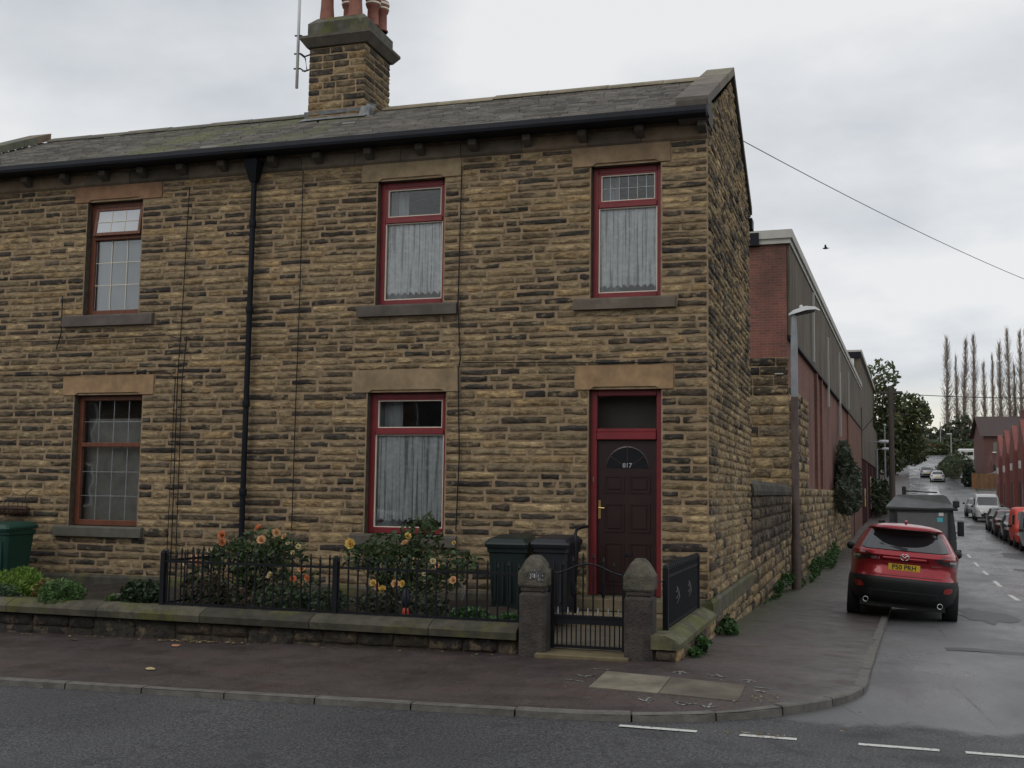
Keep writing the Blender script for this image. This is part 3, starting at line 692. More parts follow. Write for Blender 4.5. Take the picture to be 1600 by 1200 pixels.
def window(parent, x0, x1, z0, z1, zt, fmat, bead, bars=None, kind='net', openv=0):
    """frame (part) > pane, bead, glazing bars, curtain"""
    yf, t = .115, .085
    m = MB(); b = .008
    m.cbox(x0, x0+t, yf, yf+.09, z0, z1, b); m.cbox(x1-t*.8, x1, yf, yf+.09, z0, z1, b)
    m.cbox(x0+t, x1-t*.8, yf+.002, yf+.09, z1-t*.95, z1, b); m.cbox(x0+t, x1-t*.8, yf+.002, yf+.09, z0, z0+t*1.05, b)
    m.cbox(x0+t, x1-t*.8, yf-.012, yf+.09, zt-.035, zt+.035, b)
    f = m.build('window', fmat, parent)
    xa, xb = x0+t, x1-t*.8; lo = (z0+t*1.05, zt-.035); hi = (zt+.035, z1-t*.95)
    for k, (za, zb) in enumerate((lo, hi)):
        if k == 1 and openv:      # top light swung open at the foot
            piv = Vector((0, yf+.02, zb)); M_ = Matrix.Translation(piv) @ Matrix.Rotation(-openv, 4, 'X') @ Matrix.Translation(-piv)
            s_ = MB(); s_.M = M_
            s_.cbox(xa, xa+.05, yf-.01, yf+.03, za-.02, zb, .006); s_.cbox(xb-.05, xb, yf-.01, yf+.03, za-.02, zb, .006)
            s_.cbox(xa+.05, xb-.05, yf-.009, yf+.03, za-.02, za+.035, .006); s_.cbox(xa+.05, xb-.05, yf-.009, yf+.03, zb-.05, zb, .006)
            s_.build('top_light', fmat, f)
            p = MB(); p.M = M_; p.box(xa+.05, xb-.05, yf+.008, yf+.014, za+.03, zb-.05); p.build('pane', simple('painted_sky_pane', (.62,.66,.70), .12, .05, 2), f)  # opaque pale colour stands in for bright sky in the glass
            bl = MB(); bl.M = M_
            for q in (1/3, 2/3): x = xa+.05+(xb-xa-.1)*q; bl.box(x-.006, x+.006, yf, yf+.006, za+.03, zb-.05)
            zz = (za+zb)/2-.01; bl.box(xa+.05, xb-.05, yf-.001, yf+.005, zz-.006, zz+.006); bl.build('glazing_bars', MT['cream'], f)
            continue
        px0, px1 = (xa+.03, xb-.03) if (k == 1 and bead) else (xa, xb); pz0, pz1 = (za+.025, zb-.025) if (k == 1 and bead) else (za, zb)
        if k == 1 and bead:
            s_ = MB(); s_.box(xa, px0, yf+.004, yf+.04, za, zb); s_.box(px1, xb, yf+.004, yf+.04, za, zb); s_.box(px0, px1, yf+.004, yf+.04, za, pz0); s_.box(px0, px1, yf+.004, yf+.04, pz1, zb); s_.build('sash', fmat, f)
        if bead:
            bd = MB(); w_ = .013; ya, yb = yf+.012, yf+.045
            bd.box(px0, px0+w_, ya, yb, pz0, pz1); bd.box(px1-w_, px1, ya, yb, pz0, pz1); bd.box(px0+w_, px1-w_, ya, yb, pz0, pz0+w_); bd.box(px0+w_, px1-w_, ya, yb, pz1-w_, pz1)
            bd.build('bead', MT['cream'], f)
        p = MB(); p.box(px0+.002, px1-.002, yf+.046, yf+.052, pz0+.002, pz1-.002); p.build('pane', MT['glass'], f)
        if bars and bars[k]:
            nx, hz_, mat_, w_ = bars[k]; bl = MB()
            for q in range(1, nx): x = px0+(px1-px0)*q/nx; bl.box(x-w_, x+w_, yf+.038, yf+.044, pz0, pz1)
            for q in hz_: z = pz0+(pz1-pz0)*q; bl.box(px0, px1, yf+.036, yf+.042, z-w_, z+w_)
            bl.build('glazing_bars', mat_, f)
    # curtains
    def curtain(xa_, xb_, za_, zb_, y, mat_, name, amp=.035, scal=True, n=None):
        n = n or int((xb_-xa_)*90); ph = R.uniform(0, 6); rows = []
        top, mid, bot = [], [], []
        for i in range(n+1):
            x = xa_+(xb_-xa_)*i/n; a = amp*(sin(x*46+ph+1.5*sin(x*9))+.55*sin(x*83+1.3*ph)+.4*sin(x*17))
            top.append((x, y+a*.6, zb_)); mid.append((x+a*.2, y+a, (za_+zb_)/2)); bot.append((x+a*.3, y+a*1.1, za_+(abs(sin(x*34+ph))*.045 if scal else 0)))
        c = MB(); c.grid([bot, mid, top]); c.build(name, mat_, f, smooth=True)
    if kind == 'net':
        curtain(xa+.003, xb-.003, z0+t+.075, zt-.035, .192, MT['lace'], 'net_curtain', .012)
        curtain(xa-.05, xa+(xb-xa)*.30, z0+.1, z1, .34, MT['blind'], 'curtain', .02, False); curtain(xb-(xb-xa)*.08, xb+.05, z0+.1, z1, .36, MT['blind'], 'curtain', .02, False)
    elif kind == 'blind':
        c = MB(); c.box(xa-.03, xb+.03, .24, .245, z0, zt+.05); c.build('blind', MT['blind'], f)
    elif kind == 'curtains':
        c = MB(); c.box(xa-.05, xb+.05, .32, .325, z0, z1-.35); c.build('sheer', simple('sheer_with_room_tone', (.36,.35,.32), .9, .3, 3), f)  # opaque sheer; its grey also stands in for the room's brightness
        curtain(xa-.05, xa+.07, z0+.05, zt+.25, .42, MT['net_dim'], 'curtain', .02, False); curtain(xb-.25, xb+.05, z0+.05, zt+.25, .34, MT['blind'], 'curtain', .02, False)
    return f
# ---------------- right house
ORG = (.36,.235,.13); ORG2 = (.33,.245,.15); DK = (.12,.105,.09)
op_r = [(-4.77,-3.73,4.36,6.18), (-4.85,-3.65,1.10,3.10), (-1.59,-.63,4.34,6.17), (-1.60,-.62,.37,3.10)]
HR = house_base('stone_house', 'stone end house with dark red door, red window frames and tall chimney', -6.8, 0, op_r, 1)
bl_r = [(-5.02,-3.48,6.17,6.44), (-5.08,-3.45,3.10,3.42), (-1.85,-.5,6.17,6.44), (-1.78,-.46,3.10,3.42), (-5.03,-3.5,4.18,4.37), (-5.05,-3.45,.94,1.11), (-1.82,-.42,4.18,4.35)]
lintel(HR,-5.02,-3.48,6.18,6.436,-4.77,-3.73,(.30,.23,.14)); lintel(HR,-5.08,-3.45,3.10,3.42,-4.85,-3.65,ORG2); lintel(HR,-1.85,-.5,6.17,6.436,-1.59,-.63,(.31,.22,.135)); lintel(HR,-1.78,-.46,3.10,3.42,-1.60,-.62,ORG)
sill(HR,-5.03,-3.5,4.19,4.36,DK); sill(HR,-5.05,-3.45,.94,1.10,DK); sill(HR,-1.82,-.42,4.18,4.34,(.15,.125,.10))
ps = front_stones(HR, -6.8, -.0, op_r, bl_r)
gb = [.37, .94, 1.10, 2.1, 3.11, 3.42, 4.18, 4.38, 5.3, 6.17, 6.44, 7.4, 8.28]
def gspan(z0, z1):
    if z1 < 6.8: return (.0, DEP)
    y0 = EAVE_Y+(z1-EAVE_Z)*(RID_Y-EAVE_Y)/(RID_Z-EAVE_Z)+.1
    return (y0, 2*RID_Y-y0)
for a, b, z0, z1 in lay(courses(gb, hh), gspan, [], (.18, .6), .014):
    c = tone(.2 if z0 < 3 else .38); pr = R.uniform(.012, .04)
    f_ = (lambda mb, a=a, b=b, z0=z0, z1=z1, c=c, pr=pr: stone_piece(mb, a, b, z0, z1, gable, pr*.8, .013, c, .010))
    dist = (Vector((0, (a+b)/2, 0))-CAMP).length; ps.append(((b-a)*(z1-z0)/dist**2*.16, f_))
# plinth on both faces and the rougher base courses below it
pl = MB(); pl.prism([(-.055,.13),(-.055,.33),(-.02,.37),(.05,.37),(.05,.13)], -6.8, .03, 'x', (.11,.095,.07)); pl.build('plinth', MT['coping'], HR, recalc=True)
pl = MB(); pl.prism([(.055,.13),(.055,.33),(.02,.37),(-.05,.37),(-.05,.13)], -.03, DEP, 'y', (.13,.115,.08)); pl.build('plinth', MT['coping'], HR, recalc=True)
for zc0, zc1 in ((-.02,.13), (-.16,-.02), (-.35,-.16)):
    x = -.0
    while x < DEP-.1:
        L = min(R.uniform(.25, .5), DEP-x); c = tone(.35); a, b = x+.01, x+L-.01
        ps.append((.0004, (lambda mb, a=a, b=b, c=c, z0=zc0, z1=zc1: stone_piece(mb, a, b, z0+.008, z1-.008, gable, .05, .015, c, .01)))); x += L
x = -6.8
while x < -.1:
    L = min(R.uniform(.3, .6), 0-x); c = tone(.6); ps.append((.0002, (lambda mb, a=x+.01, b=x+L-.01, c=c: stone_piece(mb, a, b, -.12, .12, front, .03, .015, c, .01)))); x += L
emit([p for p in ps], MT['stone_front'], HR, 300)
frieze(HR, -6.8, .0); corbels(HR, [-.06,-.9,-1.69,-2.48,-3.27,-4.08,-4.88,-5.70,-6.45])
slates(HR, -6.8, -.33, .0); ridge(HR, -5.95, -.35, (.27,.235,.17), .95)
gt = MB(); GP = [(-.41,6.66),(-.42,6.70),(-.39,6.775),(-.30,6.775),(-.30,6.75),(-.27,6.72),(-.10,6.70),(-.10,6.66),(-.37,6.645)]
gt.prism(GP, -6.8, .03, 'x'); gt.build('gutter', MT['black_gutter'], HR, recalc=True)
gt = MB(); gt.box(-1.2, .07, DEP, DEP+.32, 6.52, 6.70); gt.build('rear_gutter', MT['black_gutter'], HR)
# gable coping slabs and kneeler
k_ = (RID_Z-EAVE_Z)/(RID_Y-EAVE_Y)
def cop_slab(h, xa, xb, ya, yb, c, t=.13, lift=.05):
    za, zb = roofz(ya)+lift, roofz(yb)+lift
    m = MB(); m.add([(xa,ya,za),(xb,ya,za),(xb,yb,zb),(xa,yb,zb),(xa,ya,za+t),(xb,ya,za+t),(xb,yb,zb+t),(xa,yb,zb+t)], [(0,3,2,1),(4,5,6,7),(0,1,5,4),(1,2,6,5),(2,3,7,6),(3,0,4,7)], c)
    return m.build('coping_stone', MT['ashlar'], h)
cop_slab(HR, -.38, .05, -.33, .95, (.14,.125,.11)); cop_slab(HR, -.38, .05, .96, 2.0, (.19,.165,.135)); cop_slab(HR, -.38, .05, 2.01, RID_Y, (.22,.2,.15)); cop_slab(HR, -.38, .05, RID_Y+.005, DEP+.25, (.1,.095,.085))
m = MB(); m.prism([(-.36,6.68),(-.36,6.86),(-.28,6.90),(.3,7.02),(.3,6.62),(-.1,6.62)], -.36, .03, 'x', (.10,.09,.08)); m.build('kneeler', MT['ashlar'], HR, recalc=True)
# windows and door
dkbar = MT['steel']
window(HR,-4.77,-3.73,4.36,6.18,5.61,MT['red_paint'],True,None,'net'); window(HR,-4.85,-3.65,1.10,3.10,2.54,MT['red_paint'],True,None,'net')
window(HR,-1.59,-.63,4.34,6.17,5.64,MT['red_paint'],True,(None,(6,(.5,),dkbar,.003)),'net')
df = MB(); b_ = .008
df.cbox(-1.60,-1.51,.10,.2,.37,3.10,b_); df.cbox(-.70,-.62,.10,.2,.37,3.10,b_); df.cbox(-1.51,-.70,.102,.2,3.02,3.10,b_); df.cbox(-1.51,-.70,.085,.2,2.43,2.53,b_); df.cbox(-1.51,-.70,.095,.2,2.53,2.58,b_)
DF = df.build('door_frame', MT['red_paint'], HR)
m = MB(); m.box(-1.51,-.70,.15,.156,2.58,3.02); m.build('fanlight', MT['glass'], DF)
m = MB(); m.box(-1.555,-1.545,.085,.1,1.86,1.93); m.build('bell_push', MT['brass'], DF)
dl = MB(); dl.box(-1.51,-.70,.155,.19,.38,2.43)
PX = ((-1.41,-1.14),(-1.07,-.79)); PZ = ((1.72,1.95),(1.20,1.58),(.50,1.06))
for xa, xb in PX:
    for za, zb in PZ:
        m_ = .018   # raised moulding ring round a fielded panel
        dl.prism([(xa,za),(xb,za),(xb,za+m_),(xa,za+m_)], .143,.156); dl.prism([(xa,zb-m_),(xb,zb-m_),(xb,zb),(xa,zb)], .143,.156)
        dl.prism([(xa,za+m_),(xa+m_,za+m_),(xa+m_,zb-m_),(xa,zb-m_)], .143,.156); dl.prism([(xb-m_,za+m_),(xb,za+m_),(xb,zb-m_),(xb-m_,zb-m_)], .143,.156)
        dl.cbox(xa+.045, xb-.045, .146, .157, za+.045, zb-.045, .005)
DL = dl.build('door', MT['door_paint'], HR, recalc=True)
sb = MB(); cx_, cz_, r_ = -1.10, 2.05, .30
arc = [(cx_+r_*cos(pi*i/14), cz_+r_*sin(pi*i/14)) for i in range(15)]
sb.grid([[(x, .152, z) for x, z in arc], [(cx_+(x-cx_)*.93, .145, cz_+(z-cz_)*.93) for x, z in arc]])
for a in (pi/2,): pass
for a in (rad(35), rad(90), rad(145)):
    d = Vector((cos(a), sin(a))); nn = Vector((-d.y, d.x))*.009; p0 = Vector((cx_, cz_))+d*.09; p1 = Vector((cx_, cz_))+d*.29
    sb.quad((p0.x-nn.x,.146,p0.y-nn.y),(p0.x+nn.x,.146,p0.y+nn.y),(p1.x+nn.x,.146,p1.y+nn.y),(p1.x-nn.x,.146,p1.y-nn.y))
sb.build('glazing_bar', MT['door_paint'], DL)
m = MB(); m.add([(cx_, .151, cz_)]+[(x, .151, z) for x, z in arc], [(0, i+1, i+2) for i in range(14)]); m.build('door_light', simple('obscured_glass', (.018,.02,.024), .08, .1), DL)
m = MB(); m.cbox(-1.495,-1.46,.142,.156,1.37,1.62,.004); m.tube([(-1.478,.14,1.52),(-1.478,.11,1.52),(-1.40,.105,1.515)], .008, 8); m.build('handle', MT['brass'], DL)
m = MB(); m.cbox(-1.17,-1.03,.145,.158,.88,.93,.004); m.build('letter_plate', MT['black_iron'], DL)
m = MB(); m.box(-1.14,-1.06,.15,.156,.46,.56); m.build('sticker', MT['steel'], DL)
text('house_number', '817', .085, MT['steel'], DL, (-1.10, .14, 2.085), (rad(90), 0, 0), .002)
m = MB(); m.box(-1.5,-.7,.26,3,.35,.37); m.box(-1.62,-.6,.5,.52,.37,3.2); m.build('hall', MT['room'], HR)
# steps
st = MB(); st.cbox(-1.78,-.44,-.42,.09,.21,.368,.012,(.17,.14,.09)); st.build('doorstep', MT['ashlar'], HR); st = MB(); st.cbox(-1.85,-.40,-.78,-.42,.02,.21,.012,(.19,.15,.09)); st.build('doorstep', MT['ashlar'], HR)
# chimney
ch = MB(); CX0, CX1, CY0, CY1 = -7.22, -6.13, 2.33, 3.40
ch.box(CX0+.02, CX1-.02, CY0+.02, CY1-.02, 7.6, 9.36); CH = ch.build('chimney', MT['mortar'], HR)
cps = []
crs = courses([7.9, 9.36], lambda z: .125)
for a, b, z0, z1 in lay(crs, lambda *_: (CX0, CX1), [], (.2, .5), .014): cps.append((1, lambda mb, a=a, b=b, z0=z0, z1=z1, c=tuple(q*.75 for q in tone(.5)): stone_piece(mb, a, b, z0, z1, lambda u, w_, d: (u, CY0-d+.02, w_), .012, .012, c, .006)))
for a, b, z0, z1 in lay(crs, lambda *_: (CY0, CY1), [], (.2, .5), .014): cps.append((1, lambda mb, a=a, b=b, z0=z0, z1=z1, c=tuple(q*.75 for q in tone(.6)): stone_piece(mb, a, b, z0, z1, lambda u, w_, d: (CX1+d-.02, u, w_), .016, .012, c, .006)))
for a, b, z0, z1 in lay(crs, lambda *_: (CY0, CY1), [], (.25, .5), .014): cps.append((0, lambda mb, a=a, b=b, z0=z0, z1=z1, c=tone(.3): stone_piece(mb, b, a, z0, z1, lambda u, w_, d: (CX0-d+.02, u, w_), .012, .01, c, .006)))
emit(cps, MT['stone_side'], CH, 300)
m = MB()
def frust(mb, x0,x1,y0,y1,z0,z1,e0,e1,c): mb.add([(x0-e0,y0-e0,z0),(x1+e0,y0-e0,z0),(x1+e0,y1+e0,z0),(x0-e0,y1+e0,z0),(x0-e1,y0-e1,z1),(x1+e1,y0-e1,z1),(x1+e1,y1+e1,z1),(x0-e1,y1+e1,z1)],[(0,3,2,1),(4,5,6,7),(0,1,5,4),(1,2,6,5),(2,3,7,6),(3,0,4,7)],c)
frust(m, CX0,CX1,CY0,CY1, 9.37,9.50,.03,.125,(.10,.09,.078)); frust(m, CX0,CX1,CY0,CY1, 9.502,9.55,.13,.13,(.11,.10,.085)); m.build('cornice', MT['ashlar'], CH)
m = MB(); frust(m, CX0,CX1,CY0,CY1, 9.562,9.80,.02,.02,(.115,.115,.09)); frust(m, CX0,CX1,CY0,CY1, 9.802,9.93,.02,-.10,(.13,.125,.10)); m.build('blocking_course', MT['coping'], CH)
pot = [(.13,0),(.145,.02),(.13,.06),(.112,.3),(.105,.62),(.135,.66),(.14,.72),(.12,.76),(.105,.76),(.1,.6)]
pot2 = [(.12,0),(.13,.02),(.105,.05),(.098,.34),(.12,.36),(.135,.42),(.12,.45),(.14,.5),(.13,.56),(.1,.58),(.09,.5)]
for px, py, pr in ((-7.0, 2.55, pot), (-6.72,2.85,pot2), (-6.45, 2.55, pot), (-6.3,2.95,pot2), (-6.25,3.2,pot2)):
    m = MB(); m.lathe(pr, (px, py, 9.90), 16, cap=False); m.build('chimney_pot', MT['terracotta'], CH, smooth=True, angle=50)
    if pr is pot2:
        m = MB(); m.lathe([(.137,.41),(.139,.425),(.137,.44)], (px,py,9.90), 16, cap=False); m.lathe([(.142,.49),(.144,.51),(.142,.53)], (px,py,9.90), 16, cap=False); m.build('pot_band', MT['cream'], CH)
fl = MB(); fl.col = (.3,.3,.3)
fl.add([(CX0-.05,2.12,roofz(2.12)+.05),(CX1+.1,2.12,roofz(2.12)+.05),(CX1+.1,2.36,roofz(2.36)+.06),(CX0-.05,2.36,roofz(2.36)+.06),(CX0-.05,2.32,roofz(2.36)+.16),(CX1+.02,2.32,roofz(2.36)+.16)], [(0,1,2,3),(3,2,5,4)])
for i in range(5):
    x = CX1-.12+R.uniform(-.02,.25); y = 2.2+R.uniform(0,.5); fl.M = Matrix.Translation((x,y,roofz(y)+.12)) @ Matrix.Rotation(R.uniform(-.8,.8),4,'Y') @ Matrix.Rotation(R.uniform(-.6,.6),4,'X'); fl.quad((-.1,0,-.08),(.1,0,-.08),(.07,.02,.1),(-.09,.03,.08))
fl.M = None; fl.build('flashing', MT['lead'], CH)
# downpipe with hopper, cables
m = MB(); m.tube([(-6.75,-.11,6.28),(-6.75,-.11,.15)], .042, 10)
for z in (5.6, 4.3, 2.9, 1.6, .6): m.lathe([(.052,0),(.056,.02),(.056,.08),(.052,.1)], (-6.75,-.11,z), 10)
m.add([(-6.87,-.26,6.60),(-6.63,-.26,6.60),(-6.63,-.045,6.60),(-6.87,-.045,6.60),(-6.80,-.16,6.28),(-6.70,-.16,6.28),(-6.70,-.06,6.28),(-6.80,-.06,6.28)], [(0,1,5,4),(1,2,6,5),(2,3,7,6),(3,0,4,7),(4,5,6,7)])
m.build('downpipe', MT['black_gutter'], HR, smooth=True, angle=40)
def cable(h, pts, r=.008):
    m = MB(); m.tube([(x, y, z) for x, y, z in pts], r, 5); m.build('cable', MT['black_iron'], h)
cable(HR, [(-5.97,-.045,6.42),(-5.96,-.045,4.5),(-5.97,-.045,3.2),(-5.97,-.045,1.1)]); cable(HR, [(-3.46,-.045,6.3),(-3.48,-.045,4.28),(-3.43,-.045,3.55),(-3.46,-.045,3.40),(-3.42,-.045,2.2),(-3.45,-.045,1.16)], .01)
cable(HR, [(-3.4,-.045,3.50),(-1.7,-.045,3.46),(0,-.045,3.44)], .007)
# ---------------- left house
op_l = [(-9.79,-8.77,4.38,6.19), (-9.86,-8.62,1.10,3.12)]
HL = house_base('stone_house', 'stone terraced house with brown window frames, one top window propped open', -13.3, -6.8, op_l, 0)
bl_l = [(-10.02,-8.42,6.18,6.44), (-10.07,-8.42,3.10,3.42), (-10.12,-8.47,4.19,4.39), (-10.1,-8.5,.94,1.11)]
lintel(HL,-10.02,-8.42,6.19,6.436,-9.79,-8.77,(.30,.17,.10)); lintel(HL,-10.07,-8.42,3.12,3.42,-9.86,-8.62,ORG)
sill(HL,-10.12,-8.47,4.20,4.38,(.13,.11,.10)); sill(HL,-10.1,-8.5,.94,1.10,(.12,.12,.10))
ps = front_stones(HL, -13.3, -6.8, op_l, bl_l)
x = -13.3
while x < -6.9:
    L = min(R.uniform(.3, .6), -6.8-x); c = tone(.75); ps.append((.0005, (lambda mb, a=x+.01, b=x+L-.01, c=c: stone_piece(mb, a, b, -.05, .12, front, .03, .015, c, .01)))); x += L
emit([p for p in ps], MT['stone_front'], HL, 300)
pl = MB(); pl.prism([(-.055,.13),(-.055,.33),(-.02,.37),(.05,.37),(.05,.13)], -13.3, -6.805, 'x', (.085,.08,.06)); pl.build('plinth', MT['coping'], HL, recalc=True)
frieze(HL, -13.3, -6.8); corbels(HL, [-7.3,-8.02,-8.73,-9.43,-10.16,-10.9,-11.65,-12.4,-13.1])
slates(HL, -13.2, -6.8, .0); ridge(HL, -12.95, -7.25, (.13,.125,.10), .9)
gt = MB(); gt.prism(GP, -13.3, -6.803, 'x'); gt.build('gutter', MT['black_gutter'], HL, recalc=True)
for i in range(9):
    y0 = -.3+i*(RID_Y+.3)/9; cop_slab(HL, -13.5, -13.0, y0, y0+(RID_Y+.3)/9-.006, (.17*R.uniform(.8,1.2),.15,.11), .14, .05)
window(HL,-9.79,-8.77,4.38,6.19,5.63,MT['brown_frame'],False,((3,(.36,.68),MT['cream'],.006),None),'blind',.14)
window(HL,-9.86,-8.62,1.10,3.12,2.35,MT['brown_frame'],False,((4,(.33,.66),MT['steel'],.0032),(4,(.5,),MT['steel'],.0032)),'curtains')
cable(HL, [(-7.91,-.045,6.3),(-7.95,-.045,4.2),(-7.98,-.045,3.4),(-7.96,-.045,.4)]); cable(HL, [(-7.85,-.045,4.0),(-7.9,-.045,3.3),(-7.88,-.045,.4)])
cable(HL, [(-13,-.045,3.48),(-10,-.045,3.44),(-8.2,-.045,3.47),(-8.02,-.045,3.36),(-8.04,-.045,.4)]); cable(HL, [(-13,-.045,4.0),(-10.3,-.045,3.98),(-8.2,-.045,4.02),(-7.95,-.045,3.95)], .006); cable(HL, [(-10.15,-.045,4.7),(-10.14,-.045,4.1),(-10.22,-.045,3.85)], .009)
# aerial pole on the chimney's left side
ae = thing('aerial_pole', 'thin pale aerial pole strapped to the left side of the chimney', 'aerial', (-7.47, 2.4, 8.7))
m = MB(); m.tube([(0,0,.0),(0,0,2.2)], .028, 8); m.build('pole', MT['lamp_white'], ae, smooth=True)
for z in (.35, .62, .95):
    m = MB(); m.tube([(-.06,-.02,z),(.06,0,z),(.14,.0,z-.06),(.24,.03,z-.02)], .014, 6); m.build('bracket', MT['black_iron'], ae)
m = MB(); m.tube([(.04,0,.62),(.16,-.02,.52),(.2,-.02,.3),(.1,0,.3)], .012, 6); m.build('cable', MT['black_iron'], ae)
# ------------------------------------------------------------------ garden wall, gateposts, gate, railings
GW = thing('garden_wall', 'low garden wall of dark stone with mossy coping in front of the houses', 'wall')
m = MB(); m.box(-13.5,-1.64,-2.94,-2.72,-.5,.14); m.build('core', MT['mortar_dark'], GW)
ps = []
zs_ = -.02
x = -13.5
while x < -1.7:
    for z0, z1 in ((-.32,.0), (.0,.145)):
        xx = x
    L = R.uniform(.35, .62); L = min(L, -1.65-x)
    c = tuple(q*.62 for q in R.choice(DRK)); split = R.random() < .45
    for z0, z1 in (((-.42,-.01),(-.01,.14)) if split else ((-.42,.14),)):
        ps.append((L*(z1-z0), lambda mb, a=x+.006, b=x+L-.006, z0=z0+.005, z1=z1-.005, c=c: stone_piece(mb, a, b, z0, z1, lambda u, w_, d: (u, -2.95-d, w_), .02, .012, c, .007)))
    x += L
emit(ps, MT['stone_side'], GW, 300)
x = -13.5
while x < -1.72:
    L = min(R.uniform(1.0, 1.6), -1.645-x); L = -1.645-x if -1.645-x-L < .4 else L
    v = R.uniform(.75, 1.1) if x < -6 else R.uniform(.5, .8)
    m = MB(); m.prism([(-3.04,.15),(-3.05,.225),(-3.02,.255),(-2.90,.305),(-2.68,.305),(-2.66,.15)], x+.005, x+L-.005, 'x', (.115*v,.105*v,.072*v)); m.build('coping_stone', MT['coping'], GW, recalc=True); x += L
GW2 = thing('garden_side_wall', 'short mossy side wall running from the right gatepost back to the house corner', 'wall')
ps = []
y = -3.02
while y < -.05:
    L = min(R.uniform(.3,.5), -y); c = tone(.5)
    for z0, z1 in ((-.3,-.04),(-.04,.13)): ps.append((1, lambda mb, a=y+.006, b=y+L-.006, z0=z0+.005, z1=z1-.005, c=c: stone_piece(mb, a, b, z0, z1, lambda u, w_, d: (.05+d, u, w_), .02, .012, c, .008)))
    y += L
ps.append((1, lambda mb: stone_piece(mb, -.16, .05, -.2, .0, lambda u, w_, d: (u, -3.03-d, w_), .02, .015, tone(.5), .01))); ps.append((1, lambda mb: stone_piece(mb, -.16, .05, .01, .13, lambda u, w_, d: (u, -3.03-d, w_), .02, .015, tone(.3), .01)))
emit(ps, MT['stone_side'], GW2)
m = MB(); m.box(-.2,.045,-3.02,-.03,-.4,.14); m.build('core', MT['mortar_dark'], GW2)
for a, b in ((-3.08,-1.9),(-1.89,-.95),(-.94,-.06)):
    m = MB(); m.prism([(.095,.14),(.10,.20),(.06,.235),(-.05,.285),(-.22,.285),(-.22,.14)], a, b, 'y', (.14,.135,.075))
    m.build('coping_stone', MT['coping'], GW2, recalc=True)
gpm = simple('sooty_gatepost_stone', (.055,.047,.042), .9, .5, 7, 1.0, .02); gcap = simple('worn_gatepost_cap', (.105,.095,.072), .9, .55, 8, 1.0, .02)
def post(x, label, cat='gatepost'):
    t = thing('gate_post', label, cat, (x, -2.95, -.06), 0, 'stone gateposts')
    m = MB(); m.cbox(-.148,.148,-.148,.148,-.2,.73,.035); m.cbox(-.13,.13,-.13,.13,.73,.80,.01); m.build('shaft', gpm, t)
    m = MB(); m.add([(sx*r, sy*r, z) for z, r in ((.78,.140),(.80,.152),(.93,.152),(1.06,.088),(1.11,.045)) for sx, sy in ((-1,-1),(1,-1),(1,1),(-1,1))], [(0,3,2,1),(16,17,18,19)]+[(r*4+k, r*4+(k+1)%4, (r+1)*4+(k+1)%4, (r+1)*4+k) for r in range(4) for k in range(4)]); m.build('cap', gcap, t)
    return t
gp1 = post(-1.465, 'left stone gatepost with white streaks on its faceted cap')
m = MB()
for i in range(7): x = -.02+i*.022; m.box(x, x+.014, -.1635, -.162, .84+R.uniform(0,.05), .93+R.uniform(0,.05))
m.build('white_streaks', paint('white_streak', (.5,.5,.5), .5,.6,40), gp1)
post(-.33, 'right stone gatepost with faceted cap, in front of the door')
m = MB(); m.cbox(-1.42,-.42,-3.14,-2.74,-.12,.045,.012,(.17,.14,.075)); thr = m.build('gate_threshold', MT['ashlar']); tag(thr, 'worn yellow stone threshold between the two gateposts', 'step')
def spike(mb, x, y, z, r=.016, h=.07):
    mb.lathe([(.007,0),(r,.018),(.006,h)], (x,y,z), 6)
def basket(mb, x, y, z, h=.19, r=.03):
    for k in range(4):
        mb.tube([(x+r*sin(pi*t/8)*cos(k*pi/2+t*.55), y+r*sin(pi*t/8)*sin(k*pi/2+t*.55), z+h*t/8) for t in range(9)], .004, 4)
GT = thing('garden_gate', 'black wrought iron garden gate with arched top rail between the stone gateposts', 'gate', (-.91, -2.86, 0))
m = MB(); GX = .385
for s_ in (-1, 1): m.box(s_*GX-.016, s_*GX+.016, -.016,.016,.07,.90)
m.box(-GX,GX,-.012,.012,.08,.11); m.box(-GX,GX,-.012,.012,.40,.425)
arcp = [(-GX+2*GX*i/16, 0, .86+.11*max(0, sin(pi*i/16))**2) for i in range(17)]; m.tube(arcp, .011, 6); m.build('frame', MT['black_iron'], GT)
m = MB(); m.box(-GX+.016,GX-.016,-.004,.004,.33,.40); m.build('panel', MT['black_iron'], GT)
barm = MB(); barm.tube([(0,0,.11),(0,0,.33)], .0075, 6); bm1 = barm.mesh('lower_bar', MT['black_iron'])
for i in range(14): link('lower_bar', bm1, GT, loc=(-GX+.052*(i+1)-.002, 0, 0))
for i in range(6):
    x = -GX+.11*(i+1); zt_ = .86+.11*sin(pi*(x+GX)/(2*GX))**2
    m = MB(); m.tube([(0,0,.425),(0,0,zt_+.06)], .0095, 6); spike(m, 0, 0, zt_+.05)
    if i in (1, 4): basket(m, 0, 0, .6)
    m.build('bar', MT['black_iron'], GT).location = (x, 0, 0)
m = MB()
for i in range(7): spike(m, -GX+.055+.11*i, 0, .425, .010, .08)
m.build('rail_spikes', MT['steel'], GT)
gpst = MB(); gpst.box(-GX-.075,-GX-.035,-.02,.02,.02,.93); gpst.build('hanging_post', MT['black_iron'], GT)
